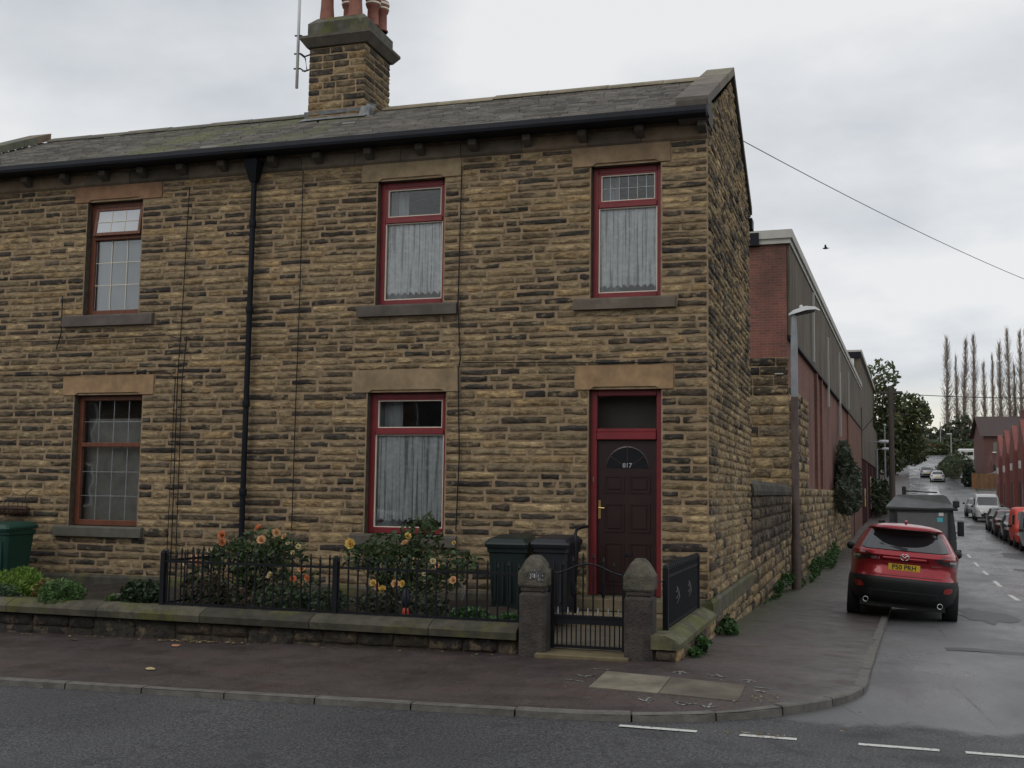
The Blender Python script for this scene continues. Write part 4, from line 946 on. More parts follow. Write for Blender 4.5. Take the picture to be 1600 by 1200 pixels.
def railing(label, p0, p1, zb, zr, n, posts, baskets=(), grp=None):
    t = thing('railing', label, 'railing', (p0[0], p0[1], zb)); d = Vector((p1[0]-p0[0], p1[1]-p0[1])); L = d.length; a = math.atan2(d.y, d.x); t.rotation_euler = (0,0,a)
    m = MB(); m.box(0,L,-.012,.012,zr-.014,zr+.014); m.build('top_rail', MT['black_iron'], t); m = MB(); m.box(0,L,-.009,.009,.02,.045); m.build('bottom_rail', MT['black_iron'], t)
    ms_ = []
    for hh_ in (.085, .06):
        m = MB(); m.tube([(0,0,.0),(0,0,zr+hh_)], .0105, 6); spike(m, 0, 0, zr+hh_-.01, .018, .07); ms_.append(m.mesh('bar', MT['black_iron']))
    for i in range(n):
        x = L*(i+.5)/n
        if any(abs(x-q) < .03 for q in posts): continue
        link('bar', ms_[i%2], t, loc=(x, 0, 0))
    for q in baskets:
        m = MB(); basket(m, q, -.01, .22); m.build('basket_twist', simple('dull_twist_metal', (.12,.12,.12), .5, .3), t)
    for q in posts:
        m = MB(); m.cbox(q-.03,q+.03,-.03,.03,-.02,zr+.10,.006); m.lathe([(.034,0),(.03,.02),(.012,.035)], (q,0,zr+.10), 8); m.build('post', MT['black_iron'], t)
    return t
railing('long black spiked railing on the garden wall in front of the roses', (-6.2,-2.80), (-1.64,-2.80), .29, .535, 38, [0, 2.3], [3.85])
railing('black spiked railing returning from the long railing back to the left house wall', (-6.2,-2.72), (-6.2,-.06), .29, .535, 22, [])
railing('short black railing on the side wall between right gatepost and house corner', (-.12,-2.62), (-.12,-.22), .28, .56, 40, [0, 2.4], [.7, 1.6])
m = MB(); m.tube([(-.2,-2.82,.80),(-.12,-2.62,.80)], .008, 6); tag(m.build('tie_bar', MT['black_iron']), 'thin iron bar tying the right gatepost to the side railing', 'bar')
hr = MB(); hr.tube([(-1.58,-.75,.1),(-1.58,-.75,1.1),(-1.585,-.73,1.2),(-1.6,-.6,1.25),(-1.6,-.3,1.27),(-1.6,-.03,1.27)], .02, 8); tag(hr.build('handrail', MT['black_iron'], smooth=True), 'black curved iron handrail beside the door step', 'handrail')
# garden soil and path
m = MB(); rows = [[(-13.5+11.85*i/50, -2.7+2.66*j/8, .22+.05*sin(i*1.7+j)*sin(j*2.3+i*.6)) for i in range(51)] for j in range(9)]; m.grid(rows); m.build('garden_soil', MT['soil'], kind='structure', smooth=True)
m = MB(); m.box(-2.9,-.2,-2.75,-.03,-.2,.055); m.build('garden_path', simple('path_flags', (.10,.085,.06), .85, .3, 3, .4), kind='structure')
m = MB(); m.box(-13.4,-2.9,-2.72,-.03,-.4,.1); m.build('garden_bed', MT['soil'], kind='structure')
# ------------------------------------------------------------------ bins
def wheelie(label, x, y, z, W, D, H, body, lid, rotz=0, bars=True):
    t = thing('wheelie_bin', label, 'wheelie bin', (x,y,z), rotz)
    m = MB(); w0, w1 = W*.40, W*.5; d0, d1 = D*.38, D*.5
    rows = []
    for zz, a, b in ((.02,w0*.96,d0*.96),(.06,w0,d0),(H*.82,w1*.96,d1*.96),(H*.83,w1*1.04,d1*1.03),(H*.9,w1*1.05,d1*1.05)):
        rows.append([(a*cx_, b*cy_, zz) for cx_, cy_ in ((-.9,-1),(.9,-1),(1,-.9),(1,.9),(.9,1),(-.9,1),(-1,.9),(-1,-.9))])
    m.grid(rows, closed=True); m.add(rows[0], [tuple(range(7,-1,-1))]); m.build('body', body, t)
    m = MB()
    for i in range(4): x_ = -W*.3+W*.2*i; m.box(x_-.012, x_+.012, -D*.47-.012, -D*.40, H*.25, H*.72)
    m.build('rib', body, t)
    m = MB(); rows = []
    for zz, a, b in ((H*.885,w1*1.10,d1*1.10),(H*.925,w1*1.14,d1*1.14),(H*.945,w1*1.12,d1*1.12),(H*.99,w1*.92,d1*.95),(H*1.0,w1*.7,d1*.8)):
        rows.append([(a*cx_, b*cy_-.01, zz+.03*(cy_+1)/2) for cx_, cy_ in ((-.9,-1),(.9,-1),(1,-.9),(1,.9),(.9,1),(-.9,1),(-1,.9),(-1,-.9))])
    m.grid(rows, closed=True); m.add(rows[-1], [tuple(range(8))]); m.add(rows[0], [tuple(range(7,-1,-1))]); m.build('lid', lid, t)
    m = MB(); m.tube([(-w1*.8,d1*1.15,H*.93),(w1*.8,d1*1.15,H*.93)], .015, 6); m.build('handle', body, t)
    for s_ in (-1,1): m = MB(); m.lathe([(.09,0),(.1,.01),(.1,.04),(.09,.05)], (s_*w0*.9-.025, d0*.95, .1), 12, 'x'); m.build('wheel', MT['rubber'], t)
    return t
wheelie('dark green wheelie bin behind the railing, left of the charcoal one', -2.46, -.62, .06, .50, .6, 1.07, MT['bin_dark'], MT['bin_dark'], rad(4))
wheelie('charcoal grey wheelie bin standing between the dark green bin and the door', -1.88, -.55, .06, .47, .56, 1.08, MT['bin_grey'], MT['bin_grey'], rad(-3))
wheelie('bright green wheelie bin cut by the left edge of the photo', -10.47, -.62, .2, .58, .6, .93, MT['bin_green'], MT['bin_green'])
# hanging trough planter
t = thing('wall_planter', 'wire wall trough of brown moss under the left house wall, above the green bin', 'planter', (-10.8,-.13,1.22))
m = MB()
for i in range(9):
    x = -.34+.085*i; m.tube([(x,.05,.24),(x,-.1,.22),(x,-.1,.08),(x,.05,0)], .006, 5)
for z in (.23,.12): m.tube([(-.36,.05,z),(-.34,-.1,z),(.34,-.1,z),(.36,.05,z)], .007, 5)
m.tube([(.3,.05,.42),(.3,-.08,.36),(.3,-.1,.22)], .006, 5); m.build('basket', MT['black_iron'], t)
m = MB(); m.lathe([(.03,-.32),(.065,-.28),(.075,0),(.065,.28),(.03,.32)], (0,-.02,.1), 10, 'x'); m.build('moss_liner', simple('moss_liner', (.10,.055,.035), .95, .5, 12, .9, .02), t, smooth=True)
# ------------------------------------------------------------------ foliage
def leaves(mb, blobs, n, size, cols, flat=.0, shell=.5, long_=1.6):
    tot = sum(r[0]*r[1]*r[2] if isinstance(r, tuple) else r**3 for c, r in blobs)
    for c, r in blobs:
        rr_ = r if isinstance(r, tuple) else (r,r,r); k = int(n*(rr_[0]*rr_[1]*rr_[2])/tot)
        for _ in range(k):
            d = Vector((R.gauss(0,1), R.gauss(0,1), R.gauss(0,1))).normalized(); q = R.random()**(1/3) if R.random() > shell else R.uniform(.8, 1.08)
            p = Vector((c[0]+d.x*q*rr_[0], c[1]+d.y*q*rr_[1], c[2]+d.z*q*rr_[2]))
            a = Vector((R.gauss(0,1), R.gauss(0,1), R.gauss(0,1)*(1-flat))).normalized(); b = a.cross(Vector((R.gauss(0,1), R.gauss(0,1), R.gauss(0,1)))).normalized()
            s_ = size*R.uniform(.6, 1.3); cc = R.choice(cols); v = R.uniform(.7, 1.3); cc = tuple(x*v for x in cc)
            mb.add([p-a*s_*long_*.5, p-a*s_*.1+b*s_*.42, p+a*s_*long_*.5, p-a*s_*.1-b*s_*.42], [(0,1,2,3)], cc)
GRN = [(.045,.085,.03), (.06,.10,.036), (.035,.065,.026), (.085,.12,.045)]
petals = {}
for nm, cc in (('orange', (.78,.30,.14)), ('peach', (.82,.50,.26)), ('yellow', (.80,.58,.17)), ('pale', (.75,.66,.38))):
    m = MB()
    for k, (r_, n_, tl) in enumerate(((.052,7,.35),(.040,6,.8),(.026,5,1.15),(.014,4,1.4))):
        for i in range(n_):
            a = 2*pi*i/n_+k*.5; d = Vector((cos(a),sin(a),0)); u = Vector((0,0,1)); side = d.cross(u)
            tip = d*r_*cos(tl)+u*r_*sin(tl)+u*.004*k; v = R.uniform(.85,1.15); w_ = r_*.62
            m.add([u*.0, d*r_*.45+side*w_*.9+u*.006, tip*1.0+side*w_*.5+u*.012, tip*1.12+u*.010, tip-side*w_*.5+u*.012, d*r_*.45-side*w_*.9+u*.006], [(0,1,2,3),(0,3,4,5)], tuple(min(1,x*v*(1-.10*k)) for x in cc))
    petals[nm] = m.mesh('flower', MT['petal'])
def rosebush(label, base, blobs, n, flowers, size=.05):
    t = thing('rose_bush', label, 'rose bush', base); bx, by, bz = base
    m = MB()
    for c, r in blobs:
        for _ in range(6):
            e_ = (c[0]-bx+R.uniform(-.15,.15), c[1]-by+R.uniform(-.1,.1), c[2]-bz+R.uniform(-.1,.15)); mid = (e_[0]*.4+R.uniform(-.1,.1), e_[1]*.4, e_[2]*.55)
            m.tube([(R.uniform(-.25,.25),R.uniform(-.1,.1),0), mid, e_], [.011,.008,.004], 5)
    m.build('stem', simple('rose_stem', (.05,.04,.025), .8, .3), t)
    m = MB(); leaves(m, [((c[0]-bx,c[1]-by,c[2]-bz), r) for c, r in blobs], n, size, GRN, .3, .35); o = m.build('foliage', MT['leaf'], t); o['kind'] = 'stuff'
    for x, y, z, nm, s_ in flowers:
        s_ *= .85; o = link('flower', petals[nm], t, loc=(x-bx,y-by,z-bz), rot=(rad(60)+R.uniform(-.5,.5), R.uniform(-.4,.4), R.uniform(-.6,.6)), scale=(s_,)*3)
F1 = [(-6.05,-1.75,1.10,'orange',1.3),(-6.03,-1.78,1.01,'orange',1.1),(-5.52,-1.75,1.20,'orange',1.25),(-5.46,-1.78,1.05,'peach',1.3),(-5.29,-1.7,1.15,'peach',1.2),(-5.17,-1.7,1.10,'peach',.9),(-5.12,-1.7,1.01,'pale',.7),(-6.38,-1.85,.80,'peach',1.3),(-6.32,-1.85,.74,'orange',1.0),(-6.54,-1.8,.72,'pale',.9),(-6.2,-1.8,.9,'pale',.8),(-6.25,-1.9,.62,'pale',.8),(-4.88,-1.75,.70,'peach',1.25),(-4.80,-1.75,.60,'orange',1.0),(-5.0,-1.75,.58,'orange',1.0),(-4.92,-1.75,.50,'peach',1.1),(-5.3,-1.8,.62,'pale',1.0),(-5.0,-1.65,.98,'pale',.8),(-5.07,-1.65,.9,'pale',.7)]
rosebush('tall rose bush with orange and peach blooms in front of the black downpipe', (-5.75,-1.5,.22), [((-5.6,-1.5,.95),(.42,.3,.26)),((-5.95,-1.6,.82),(.35,.28,.22)),((-5.25,-1.5,.88),(.32,.26,.2)),((-6.3,-1.7,.6),(.2,.2,.25)),((-5.6,-1.5,.55),(.45,.3,.25)),((-4.95,-1.6,.5),(.22,.22,.2))], 1900, F1)
F2 = [(-4.22,-1.75,1.04,'yellow',1.5),(-3.48,-1.7,1.15,'yellow',1.0),(-3.49,-1.72,1.06,'peach',1.2),(-3.79,-1.85,.54,'peach',1.1),(-3.72,-1.87,.50,'yellow',1.4),(-3.58,-1.8,.57,'peach',1.2),(-3.48,-1.8,.58,'yellow',1.0),(-3.85,-1.85,.58,'yellow',1.0),(-3.12,-1.75,.86,'pale',.9),(-3.22,-1.75,.70,'pale',.8),(-2.84,-1.75,.64,'peach',1.1),(-2.9,-1.6,1.08,'yellow',.6),(-3.05,-1.75,.80,'peach',.8)]
rosebush('dark leafy rose bush with yellow blooms reaching the lower red window', (-3.7,-1.3,.22), [((-3.85,-1.4,.98),(.4,.3,.2)),((-3.45,-1.3,1.12),(.28,.26,.26)),((-3.4,-1.15,1.32),(.1,.1,.14)),((-4.2,-1.45,.85),(.25,.25,.17)),((-3.6,-1.4,.72),(.55,.3,.26)),((-2.95,-1.35,.85),(.3,.22,.16)),((-3.1,-1.3,.6),(.25,.2,.15)),((-3.9,-1.4,.5),(.25,.2,.15))], 2300, F2)
def plant(name, label, cat, x, y, z, blobs, n, size, cols, long_=1.6, flat=.2, grp=None):
    t = thing(name, label, cat, (x,y,z), 0, grp)
    m = MB(); leaves(m, blobs, n, size, cols, flat, .5, long_); o = m.build('foliage', MT['leaf'], t); o['kind'] = 'stuff'
    m = MB()
    for _ in range(6): m.tube([(0,0,-.03),(R.uniform(-.08,.08),R.uniform(-.05,.05),.08)], .006, 4)
    m.build('stem', MT['bark'], t); return t
plant('heather', 'bright green feathery clump beside the bright green bin', 'plant', -8.5, -2.5, .28, [((0,0,.17),(.30,.2,.2)),((-.3,0,.14),(.28,.18,.17)),((.12,-.02,.1),(.3,.2,.14))], 3600, .022, [(.15,.26,.03),(.12,.21,.03),(.18,.29,.045)], 3.4, -.8)
plant('ground_cover', 'blue green low clump at the far left on the garden wall', 'plant', -8.55, -2.72, .28, [((-.1,0,.06),(.32,.14,.11))], 900, .03, [(.08,.14,.075),(.065,.115,.06)])
plant('bedding_plant', 'yellow green bedding plant with reddish leaves between the two clumps', 'plant', -8.02, -2.6, .28, [((0,0,.10),(.2,.16,.15))], 600, .04, [(.17,.20,.045),(.14,.18,.045),(.20,.09,.04),(.19,.17,.05)])
plant('ground_cover', 'rounded mid green clump spilling over the mossy coping', 'plant', -7.7, -2.72, .27, [((0,0,.10),(.30,.2,.17)),((0,-.16,-.0),(.24,.12,.11))], 2400, .026, [(.08,.16,.045),(.10,.19,.055),(.065,.13,.04)], 2.4)
plant('ivy', 'dark glossy clump against the corner post of the long railing', 'plant', -6.62, -2.6, .27, [((0,0,.10),(.3,.18,.19))], 1000, .045, [(.02,.045,.018),(.028,.055,.02)])
plant('bedding_plant', 'tiny pale green plant beside the small upright stone', 'plant', -7.0, -2.65, .28, [((0,0,.04),(.1,.08,.06))], 150, .04, [(.07,.12,.03)])
plant('geranium', 'fresh green geranium clump behind the railing near the left gatepost', 'plant', -2.33, -2.62, .25, [((0,0,.06),(.24,.12,.12)),((.25,.02,.0),(.15,.1,.08))], 900, .05, [(.05,.12,.04),(.06,.14,.045),(.04,.09,.03)], 1.1)
plant('geranium', 'smaller green geranium clump touching the left gatepost', 'plant', -1.83, -2.62, .25, [((0,0,.04),(.16,.12,.10))], 500, .05, [(.05,.12,.04),(.06,.14,.045)], 1.1)
plant('shrub', 'sparse brown and green shrub behind the left end of the long railing', 'shrub', -6.0, -2.2, .24, [((0,0,.2),(.3,.2,.25)),((.35,.1,.12),(.25,.2,.15))], 700, .05, [(.07,.05,.03),(.05,.055,.025),(.10,.065,.04),(.03,.05,.02)])
plant('shrub', 'low dark mixed shrub in the middle of the rose bed', 'shrub', -4.7, -2.0, .24, [((-.3,0,.1),(.35,.3,.16)),((.3,0,.1),(.3,.25,.16))], 900, .045, [(.03,.06,.03),(.045,.075,.03),(.035,.05,.02)])
plant('shrub', 'dim scrubby plant under the yellow roses', 'shrub', -3.4, -2.0, .24, [((0,0,.12),(.6,.3,.18))], 1000, .045, [(.028,.05,.022),(.04,.055,.025),(.055,.045,.03)])
plant('heather', 'moss and seedlings along the foot of the railing, right half', 'plant', -2.9, -2.66, .27, [((0,0,.0),(.45,.05,.04))], 300, .03, [(.05,.075,.02),(.07,.09,.03)])
m = MB(); m.cbox(-.05,.05,-.04,.04,-.02,.12,.02,(.13,.12,.11)); o = m.build('garden_stone', MT['ashlar']); o.location = (-6.92,-2.62,.28); tag(o, 'small upright grey stone between the low plants on the garden wall', 'stone')
# red ornament and white-blossomed bits
t = thing('garden_ornament', 'small red and dark blue figure ornament standing in the rose bed', 'ornament', (-3.17,-2.45,.26))
m = MB(); m.lathe([(.03,0),(.045,.02),(.04,.08),(.03,.11)], (0,0,0), 10); m.build('red_base', simple('ornament_red', (.45,.05,.03), .4, .1), t, smooth=True)
m = MB(); m.lathe([(.03,.11),(.045,.14),(.05,.22),(.03,.30),(.015,.33)], (0,0,0), 10); m.build('blue_body', simple('ornament_blue', (.01,.014,.03), .5, .1), t, smooth=True)
for i in range(26):
    pass
wf = MB()
for i in range(60):
    x = R.uniform(-6.1,-1.8); wf.M = Matrix.Translation((x, -2.71+R.uniform(-.03,.02), .31+R.uniform(0,.012))) @ Matrix.Rotation(R.uniform(0,6),4,'Z'); s_ = R.uniform(.008,.016); wf.quad((-s_,-s_,0),(s_,-s_*.7,.003),(s_*.8,s_,0),(-s_,s_*.8,.004))
wf.M = None; wf.build('fallen_petals', simple('pale_petals', (.6,.57,.5), .7, .1), kind='stuff')
# weeds at the foot of the side walls
def weeds(label, pts, n, s_, cols):
    plant('weeds', label, 'weeds', pts[0][0][0], pts[0][0][1], zpave(*pts[0][0][:2]), [((p[0][0]-pts[0][0][0]+R.uniform(-.7,.7)*p[1][0], p[0][1]-pts[0][0][1]+R.uniform(-1,1)*p[1][1], p[0][2]+R.uniform(-.5,.6)*p[1][2]), (p[1][0]*R.uniform(.3,.8), p[1][1]*R.uniform(.15,.4), p[1][2]*R.uniform(.3,1.1))) for p in pts for _ in range(9)], n, s_, cols, 1.3)
WG = [(.04,.10,.025), (.055,.12,.03), (.03,.075,.02)]
weeds('leafy green weed at the foot of the garden side wall', [((.16,-1.9,.08),(.09,.3,.09)),((.18,-2.4,.04),(.08,.15,.06))], 420, .05, WG)
weeds('bushy green weed at the foot of the house gable near the corner', [((.16,.55,.08),(.12,.4,.11)),((.12,1.2,.02),(.08,.3,.06))], 520, .05, WG)
weeds('strip of grass and weeds along the foot of the long stone side wall', [((.12,9,.0),(.1,1.3,.06)),((.12,11.5,.06),(.12,1.6,.12)),((.2,12.8,.08),(.15,.8,.16))], 1100, .06, WG)
weeds('grassy weeds along the wall foot beyond the lamp post', [((.3,15.5,.04),(.15,1.8,.14)),((.5,22,.1),(.18,4,.22)),((.8,30,.1),(.2,5,.25))], 2200, .08, WG)
# fallen leaves
lm = MB(); lm.add([(-.06,0,0),(-.02,.035,.008),(.05,.012,.012),(.06,-.008,.01),(-.01,-.035,.004)], [(0,4,3,2,1)]); lmesh = lm.mesh('fallen_leaf', simple('yellowed_leaf', (.42,.33,.16), .8, .2)); lmesh2 = lm.mesh('fallen_leaf', simple('orange_leaf', (.45,.20,.10), .8, .2))
for i, (x, y, lab, me_) in enumerate([(-5.0,-4.7,'pale curled leaf lying on the footway nearest the left kerb', lmesh), (-5.55,-3.45,'small orange leaf lying on the footway below the corner post of the railing', lmesh2), (-7.0,-3.35,'pale leaf on the footway under the mossy coping', lmesh)]):
    o = link('fallen_leaf', me_, loc=(x,y,zpave(x,y)+.012), rot=(.2,.1,i*1.3)); tag(o, lab, 'leaf', 'single fallen leaves')
dr = MB()
for i in range(230):
    if i < 70: x, y = -5.45+R.gauss(0,.3), -3.12+R.uniform(-.08,.04)
    elif i < 110: x, y = R.uniform(-8,-1.8), -3.12+R.uniform(-.08,.04)
    elif i < 150: x, y = R.gauss(1.1,.16), -5.53+R.gauss(0,.03)
    elif i < 185: x, y = R.gauss(1.05,.08), R.gauss(-4.45,.12)
    else: x, y = R.uniform(-6,2), R.uniform(-5.6,-3.2)
    z = zroad(x, y)+.012 if y < -5.47 else zpave(x, y)+.014
    s_ = R.uniform(.012,.03) if i < 110 else R.uniform(.006,.016); dr.M = Matrix.Translation((x,y,z)) @ Matrix.Rotation(R.uniform(0,6),4,'Z') @ Matrix.Rotation(R.uniform(-.3,.3),4,'X')
    dr.quad((-s_,-s_*.5,0),(s_,-s_*.4,.004),(s_*.8,s_*.5,.0),(-s_*.7,s_*.5,.006), R.choice([(.35,.28,.13),(.30,.22,.10),(.13,.13,.04),(.4,.38,.3),(.2,.12,.06)]))
dr.M = None; dr.build('leaf_litter', MT['leaf'], kind='stuff')
# ------------------------------------------------------------------ side boundary wall
BW = thing('boundary_wall', 'long stone boundary wall with dark rounded coping between house gable and brick factory', 'wall')
m = MB(); m.box(-.35,-.02,DEP+.02,16.98,-1.1,1.70); m.build('core', simple('bedding_mortar', (.13,.105,.07), .95, .3, 7, .4), BW)
ps = []
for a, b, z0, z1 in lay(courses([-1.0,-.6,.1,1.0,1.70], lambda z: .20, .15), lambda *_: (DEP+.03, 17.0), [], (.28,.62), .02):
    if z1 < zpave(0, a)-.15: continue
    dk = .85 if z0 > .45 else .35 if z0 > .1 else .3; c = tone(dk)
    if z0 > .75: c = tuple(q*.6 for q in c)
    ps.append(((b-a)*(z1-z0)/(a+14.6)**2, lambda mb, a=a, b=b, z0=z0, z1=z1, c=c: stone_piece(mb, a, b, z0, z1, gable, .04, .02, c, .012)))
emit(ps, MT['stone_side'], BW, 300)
y = DEP+.03
while y < 16.9:
    L = min(R.uniform(.5,.8), 16.98-y); v = R.uniform(.7,1.1)
    m = MB(); m.prism([(-.42,1.70),(.07,1.70),(.08,1.78),(.04,1.90),(-.05,1.98),(-.20,2.0),(-.36,1.92),(-.43,1.80)], y+.008, y+L-.008, 'y', (.055*v,.055*v,.048*v)); m.build('coping_stone', MT['stone_side'], BW, recalc=True); y += L
# ------------------------------------------------------------------ factory
ANG = -math.atan(SL)
FA = thing('factory', 'long brick and concrete factory with pale parapet behind the stone house', 'factory', (0,17,0), ANG)
m = MB(); m.box(-14,-.02,0.0,46,-1.6,8.69); m.build('brick_wall', MT['brick_red'], FA)
m = MB()   # concrete cladding on the upper street face, panel by panel
panels = [0.06, 9.5, 22.0, 34.0, 46.0]
pm = []
for a, b in zip(panels, panels[1:]):
    mb = MB(); mb.cbox(-.02,.06,a+.01,b-.01,6.12,8.69,.01); mb.build('concrete_panel', MT['render'], FA)
m.box(-.02,.10,.02,46,6.02,6.11); m.build('drip_ledge', MT['black_gutter'], FA)
pr_ = MB(); pr_.box(-14,.16,-.16,46.2,8.84,9.08); pr_.build('parapet_cap', MT['fascia'], FA)
pr_ = MB(); pr_.box(-14,.10,-.10,46.1,8.70,8.836); pr_.build('parapet_band', MT['fascia'], FA)
pr_ = MB(); pr_.box(-14,-.75,-.20,.0,8.66,9.02); pr_.build('flashing', MT['black_gutter'], FA)
for s_, z0, z1 in ((7.5,6.2,8.6),(14.6,5.2,8.0),(22,5.9,8.3),(22.4,4.4,7.4),(30,6.2,8.2)):
    m = MB(); m.box(.061,.13,s_,s_+.22,z0,z1); m.build('vent_pipe', MT['fascia'], FA)
for s_, w_ in ((9.2,.5),(11.6,.35)):
    m = MB(); m.box(-.015,.07,s_,s_+w_,1.9,6.0); m.build('pilaster', MT['brick_red'], FA)
# stone base of the factory
ps = []
for a, b, z0, z1 in lay(courses([-1.2,-.6,.4,1.9], lambda z: .24, .15), lambda *_: (.0, 30.0), [], (.35,.8), .02):
    ps.append(((b-a)/(a+31)**2, lambda mb, a=a, b=b, z0=z0, z1=z1, c=tone(.3): stone_piece(mb, a, b, z0, z1, lambda u, w_, d: (.05+d, u, w_), .05, .025, c, .014)))
for a, b, z0, z1 in lay(courses([1.9,3.2,4.7], lambda z: .24, .15), lambda *_: (.0, 5.6), [], (.35,.8), .02):
    ps.append(((b-a)/(a+31)**2, lambda mb, a=a, b=b, z0=z0, z1=z1, c=tone(.35): stone_piece(mb, a, b, z0, z1, lambda u, w_, d: (.02+d, u, w_), .05, .025, c, .014)))
emit(ps, MT['stone_side'], FA, 300)
m = MB(); m.box(-.02,.05,0,30,-1.6,1.9); m.box(-.02,.02,0,5.6,1.9,4.7); m.build('stone_backing', MT['mortar'], FA)
ps = []
for a, b, z0, z1 in lay(courses([1.6,3.6,5.5], lambda z: .27, .12), lambda *_: (-2.2, .02), [], (.4,.9), .02):
    c = tone(.3 if z0 < 4.4 else .9); c = tuple(q*(.9 if z0 < 4.4 else .6) for q in c)
    ps.append((1, lambda mb, a=a, b=b, z0=z0, z1=z1, c=c: stone_piece(mb, a, b, z0, z1, lambda u, w_, d: (u, -.03-d, w_), .04, .02, c, .012)))
emit(ps, MT['stone_front'], FA, 300, rest='end_stonework')
m = MB(); m.box(-2.2,.0,-.03,.0,1.4,5.5); m.build('pier_backing', MT['mortar'], FA)
m = MB(); m.box(-.35,-.12,-.12,-.06,5.02,5.05); m.build('vent_cowl', MT['fascia'], FA)
m = MB(); m.box(-.01,.06,30.02,46,-1.6,6.0); m.build('orange_brick', MT['brick_orange'], FA)
m = MB(); m.box(.07,.12,34.2,34.9,1.2,1.9); m.build('meter_box', MT['cream'], FA); m = MB(); m.box(.07,.10,34.5,34.8,-1.2,1.2); m.build('conduit', MT['pole_wood'], FA)
# second block
FB = thing('factory_extension', 'taller far block of the factory with dark red doors and warning signs', 'factory', (SL*46,63,0), ANG)
m = MB(); m.box(-16,.0,.05,40,-1.5,7.6); m.build('wall', MT['render'], FB); m = MB(); m.box(-16,-.25,6,40,7.6,11.8); m.build('upper_wall', MT['render'], FB)
m = MB(); m.box(-16,.12,.05,40,4.12,7.5); m.build('cladding_band', MT['render'], FB)
m = MB(); m.box(-16,-.05,5.9,40.2,11.8,12.1); m.build('parapet_cap', MT['fascia'], FB); m = MB(); m.box(-3,-.6,5.86,5.99,8.6,11.6); m.build('white_panel', MT['white_pvc'], FB); m = MB(); m.box(-3.2,-.1,5.8,5.95,11.5,11.95); m.build('fascia', MT['black_gutter'], FB)
for s0, s1 in ((.4,9),(12,20),(23,31)):
    m = MB(); m.box(.0,.06,s0,s1,-1.2,4.1)
    for k in range(int((s1-s0)/.8)): m.box(.06,.085,s0+.8*k,s0+.8*k+.08,-1.2,4.1)
    m.build('shutter_door', MT['shutter'], FB)
def warn(s_, z):
    m = MB(); m.box(.09,.11,s_,s_+1.6,z,z+1.25); o = m.build('warning_sign', MT['sign_yellow'], FB)
    m = MB(); m.box(.111,.114,s_+.05,s_+1.55,z+.5,z+1.2); m.build('sign_panel', MT['white_pvc'], o)
    m = MB(); m.add([(.116,s_+.25,z+.58),(.116,s_+1.35,z+.58),(.116,s_+.8,z+1.12)], [(0,1,2)]); m.build('triangle', MT['text_black'], o)
warn(3.2, .9); warn(14.5, 1.9)
m = MB(); m.box(.09,.11,15,16.4,.6,1.6); m.build('notice', MT['white_pvc'], FB)
# lamps on brackets and posts near the extension
def wall_lamp(name, label, x, y, z, arm, L=1.1, posth=0):
    t = thing(name, label, 'street lamp', (x,y,z))
    m = MB(); m.tube([(-arm,0,.0),(0,0,.05)], .05, 6); m.build('arm', MT['grey_metal'], t)
    m = MB(); m.lathe([(.05,0),(.13,.1),(.15,.35),(.12,L*.8),(.03,L)], (0,0,.05), 8, 'x'); m.build('lantern', MT['lamp_white'], t, smooth=True)
    if posth: m = MB(); m.tube([(-arm,0,0),(-arm,0,-posth)], .09, 8); m.build('column', MT['grey_metal'], t)
wall_lamp('wall_lamp', 'grey bracket lamp sticking out from the far factory block, upper one', 3.2, 75, 5.7, 1.6); wall_lamp('street_lamp', 'far street lamp just past the factory, lower of the two', 3.7, 91, 5.75, .4, 1.1, 5.8)
# bush growing out of the factory's stone base
t = thing('wall_bush', 'dark green bush growing out from the top of the factory stone base', 'bush', (1.0,39,1.4))
m = MB(); leaves(m, [((.2,-1,.9),(.6,2.6,1.1)),((.2,-4.2,.3),(.4,1.8,.8)),((.4,2.8,.2),(.5,2,.8)),((.2,-2,1.9),(.3,1.6,.7)),((.4,5,.2),(.25,1.5,.6)),((.1,0.5,2.3),(.2,.9,.5)),((.6,-2.5,.9),(.3,1.2,.8))], 5200, .14, [(.055,.075,.045),(.07,.09,.055),(.045,.06,.04),(.085,.1,.06)], .1, .5, 2.2); o = m.build('foliage', MT['leaf'], t); o['kind'] = 'stuff'
m = MB()
for i in range(10): m.tube([(-.1,R.uniform(-1,1),-.4),(.3,R.uniform(-2,2),.6),(.5,R.uniform(-3.5,3.5),R.uniform(.8,2.6))], [.05,.03,.01], 5)
m.build('stem', MT['bark'], t)
# near lamp post
t = thing('lamp_post', 'near street lamp with brown lower column and grey upper part beside the stone side wall', 'street lamp', (.36,13.5,-.56), ANG)
m = MB(); m.lathe([(.115,0),(.115,1.1),(.095,1.25),(.09,4.66)], (0,0,0), 12); m.build('lower_column', MT['rust_paint'], t, smooth=True, angle=40)
m = MB(); m.lathe([(.088,4.66),(.085,6.0),(.06,6.62),(.055,6.72)], (0,0,0), 12); m.build('upper_column', MT['grey_metal'], t, smooth=True, angle=40)
m = MB(); m.add([(x, y*w_, z) for x, w_, z in ((-.12,.05,5.98),(.0,.13,6.0),(.3,.15,6.08),(.52,.11,6.1),(.62,.04,6.07)) for y in (-1,1)]+[(x, y*w_, z) for x, w_, z in ((-.12,.04,6.02),(.0,.10,6.10),(.3,.11,6.19),(.52,.08,6.17),(.62,.03,6.1)) for y in (-1,1)],
    [(i*2, i*2+2, i*2+3, i*2+1) for i in range(4)]+[(10+i*2, 10+i*2+1, 10+i*2+3, 10+i*2+2) for i in range(4)]+[(i*2, 10+i*2, 12+i*2, i*2+2) for i in range(4)]+[(i*2+1, i*2+3, 13+i*2, 11+i*2) for i in range(4)]+[(0,1,11,10),(8,18,19,9)])
m.build('lantern', MT['lamp_white'], t, smooth=True, angle=50).location = (0,0,.70)
